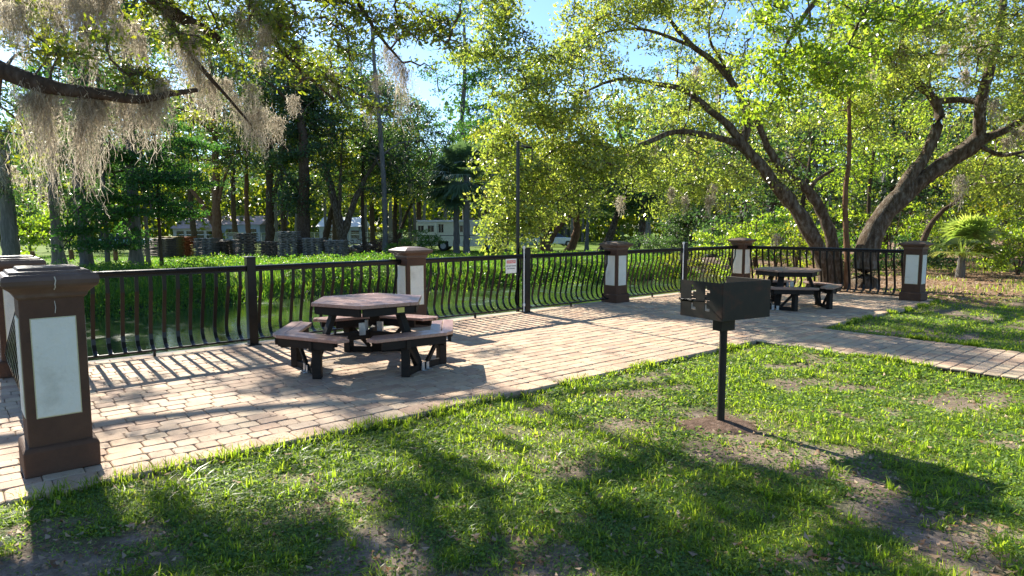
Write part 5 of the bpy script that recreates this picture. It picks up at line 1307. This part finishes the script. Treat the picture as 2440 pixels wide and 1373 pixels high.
# St Augustine style tufts
nt_ = 4200
tx, ty = scatter(nt_, 2.3, 13, 1.5); u, v = uv_of(tx, ty)
ok = ~on_paving(u, v, .05) & (v > 3.5) & (RNG.random(nt_) < near_density(tx, ty) * .9 + .08) & (u < 22)
edge = np.abs(v - FRONT0 * (1 + SKEW * u) - .1) < .25
tx, ty = tx[ok], ty[ok]
nb = 16; cx_ = np.repeat(tx, nb) + RNG.normal(size=len(tx) * nb) * .022; cy_ = np.repeat(ty, nb) + RNG.normal(size=len(tx) * nb) * .022
P = np.stack([cx_, cy_, ground_z(cx_, cy_) - .004], 1)
hh = np.repeat(RNG.uniform(.03, .085, len(tx)) * (.6 + .8 * vnoise(tx, ty, .8, 47)), nb) * RNG.uniform(.4, 1.15, len(cx_))
parts.append(blades(P, hh, .0042 * np.clip(cy_ / 3.5, 1, 1.9) * RNG.uniform(.6, 1.3, len(cx_)), 1.5, np.clip(RNG.beta(3, 2, len(cx_)) * .9, 0, .94)))
# fringe against the paving edges
ue = RNG.uniform(-.3, 15, 2600); ve = FRONT0 * (1 + SKEW * ue) + np.abs(RNG.normal(size=2600)) * .05 + .015
m_ = ~((ue > 7.75) & (ue < 9.68)) & (vnoise(ue, ue * 0, .35, 77) > .5); ue, ve = ue[m_], ve[m_]
pv = RNG.uniform(4.3, 12, 2600); pv = pv[vnoise(pv, pv * 0, .4, 79) > .5]; pu = np.where(RNG.random(len(pv)) < .5, 7.79 - np.abs(RNG.normal(size=len(pv))) * .04, 9.65 + np.abs(RNG.normal(size=len(pv))) * .04)
ue = np.concatenate([ue, pu]); ve = np.concatenate([ve, pv]); xy = O0[None, :] + ue[:, None] * UD + ve[:, None] * VD
P = np.stack([xy[:, 0], xy[:, 1], ground_z(xy[:, 0], xy[:, 1]) - .004], 1)
P = np.repeat(P, 5, 0) + RNG.normal(size=(len(P) * 5, 3)) * [.015, .015, 0]
parts.append(blades(P, RNG.uniform(.03, .10, len(P)) * (.5 + vnoise(P[:, 0], P[:, 1], .3, 78)), .0035 * np.clip(P[:, 1] / 4, .9, 2.2), .7))
V, F, A = join_np(parts)
link('lawn_grass', np_mesh('lawn_grass', V, F, A), None, M['grass'], label='patchy green lawn grass in the foreground around the grill', cat='grass', kind='stuff')
# clover and small ground cover leaves
x, y = scatter(300000, 2.3, 12, 1.45); u, v = uv_of(x, y)
cden = np.clip(sstep(.42, .58, vnoise(x, y, .7, 51) + .16 * sstep(0, 1.5, x)) * .9 + .10, 0, 1) * (.35 + .65 * sstep(.25, .5, vnoise(x, y, .14, 52)))
ok = ~on_paving(u, v, .03) & (v > 3.5) & (RNG.random(len(x)) < cden * (.25 + .75 * np.clip(near_density(x, y) * 1.6, 0, 1))) & (u < 20)
x, y = x[ok], y[ok]; P = np.stack([x, y, ground_z(x, y) + RNG.uniform(.004, .022, len(x))], 1)
V, F, A = leaves(P, .0165, .85, flat=.55, sizevar=.45, fold=.1)
sc = np.repeat(np.clip(P[:, 1] / 3.5, 1, 2.4), 4)[:, None]; c0 = np.repeat(P, 4, 0); V = c0 + (V - c0) * sc
link('ground_cover', np_mesh('ground_cover', V, F, A), None, M['clover'], label='tiny round leaved ground cover between the grass blades', cat='ground cover', kind='stuff')
# fallen leaves
def litter(x, y, size, name, label, zoff=.02, m='dead_leaf', flat=.8):
    P = np.stack([x, y, ground_z(x, y) + zoff + RNG.random(len(x)) * .012], 1)
    V, F, A = leaves(P, size, .5, flat=flat, sizevar=.4, fold=.5)
    link(name, np_mesh(name, V, F, A), None, M[m], label=label, cat='leaves', kind='stuff')
x, y = scatter(5600, 2.3, 9, 1.35); u, v = uv_of(x, y)
ok = ~on_paving(u, v, .0) & (v > 3.5) & (RNG.random(len(x)) < .16 + .84 * (1 - near_density(x, y))); litter(x[ok], y[ok], .040, 'fallen_leaves', 'dry tan oak leaves scattered over the foreground lawn')
x = RNG.uniform(4, 34, 60000); y = RNG.uniform(7, 32, 60000); u, v = uv_of(x, y)
ok = (u > 15.4) & (v > creek_near(u) + .2) & (RNG.random(len(x)) < sstep(.2, .5, vnoise(x, y, 1.4, 12)) + .15) & ((v < 5.4) | (RNG.random(len(x)) < .15)); litter(x[ok], y[ok], .085, 'leaf_litter', 'reddish brown leaf litter on the ground behind the end column')
# debris on the bricks
n = 2400; uu = RNG.uniform(-.4, 15, n); vv = RNG.uniform(0, 3.9, n); xy = O0[None, :] + uu[:, None] * UD + vv[:, None] * VD
P = np.stack([xy[:, 0], xy[:, 1], np.full(n, .004)], 1); V, F, A = leaves(P, .024, .28, flat=.97, sizevar=.6, fold=.05); A = A * .5
V[:, 2] = np.clip(V[:, 2], .002, .02)
link('leaf_debris', np_mesh('leaf_debris', V, F, A), None, M['dead_leaf'], label='small bits of leaf and twig lying on the terrace bricks', cat='leaves', kind='stuff')
n = 1500; uu = RNG.uniform(-.4, 15, n); vv = FRONT0 * (1 + SKEW * uu) - np.abs(RNG.normal(size=n)) * .12; xy = O0[None, :] + uu[:, None] * UD + vv[:, None] * VD
P = np.stack([xy[:, 0], xy[:, 1], np.full(n, .003)], 1); V, F, A = leaves(P, .014, .4, flat=.97, sizevar=.7, fold=.05); V[:, 2] = np.clip(V[:, 2], .002, .015)
link('grass_clippings', np_mesh('grass_clippings', V, F, A), None, M['dead_leaf'], label='dry grass bits scattered along the lawn edge of the terrace', cat='leaves', kind='stuff')
# far bank weeds
parts = []
def bank(n, u0, u1, d0, d1, h0, h1, w, pw=1.):
    uu = RNG.uniform(u0, u1, n); dd = RNG.uniform(d0, d1, n); vv = creek_far(uu) - dd
    xy = O0[None, :] + uu[:, None] * UD + vv[:, None] * VD
    k = (vnoise(xy[:, 0], xy[:, 1], 1.3, 61) > .3) | (RNG.random(n) < .3); xy = xy[k]; dd = dd[k]
    P = np.stack([xy[:, 0], xy[:, 1], ground_z(xy[:, 0], xy[:, 1]) - .02], 1)
    hh = RNG.uniform(h0, h1, len(P)) * (.5 + vnoise(P[:, 0], P[:, 1], .8, 62))
    return blades(P, hh, w, .55)
parts.append(bank(46000, -16, 26, -.3, 3.2, .14, .36, .012))
parts.append(bank(40000, -20, 30, 3.0, 9.5, .10, .30, .014))
parts.append(bank(36000, -30, 40, 9, 30, .05, .14, .016))
V, F, A = join_np(parts); link('bank_weeds', np_mesh('bank_weeds', V, F, A), None, M['weed'], label='tall green weeds covering the far bank of the creek', cat='weeds', kind='stuff')
n = 130000; uu = RNG.uniform(-16, 26, n); vv = creek_far(uu) - RNG.uniform(-.4, 7, n); xy = O0[None, :] + uu[:, None] * UD + vv[:, None] * VD
k = vnoise(xy[:, 0], xy[:, 1], 1.1, 63) > .42; xy = xy[k]; P = np.stack([xy[:, 0], xy[:, 1], ground_z(xy[:, 0], xy[:, 1]) + RNG.random(len(xy)) * .40 * (.4 + vnoise(xy[:, 0], xy[:, 1], .6, 64))], 1)
V, F, A = leaves(P, .075, .5, hang=(0, 0, .4)); link('bank_leaves', np_mesh('bank_leaves', V, F, A), None, M['weed'], label='broad leaved weeds mixed into the far bank growth', cat='weeds', kind='stuff')
# sparse grass and weeds on the litter ground at the right
n = 26000; x = RNG.uniform(5, 30, n); y = RNG.uniform(9, 30, n); u, v = uv_of(x, y)
k = (u > 15.5) & (v > creek_near(u)) & (vnoise(x, y, 1.6, 71) > .68); x, y = x[k], y[k]
V, F, A = blades(np.stack([x, y, ground_z(x, y)], 1), RNG.uniform(.05, .2, len(x)), .009, .7)
link('edge_grass', np_mesh('edge_grass', V, F, A), None, M['grass'], label='sparse grass tufts on the ground in front of the wood', cat='grass', kind='stuff')
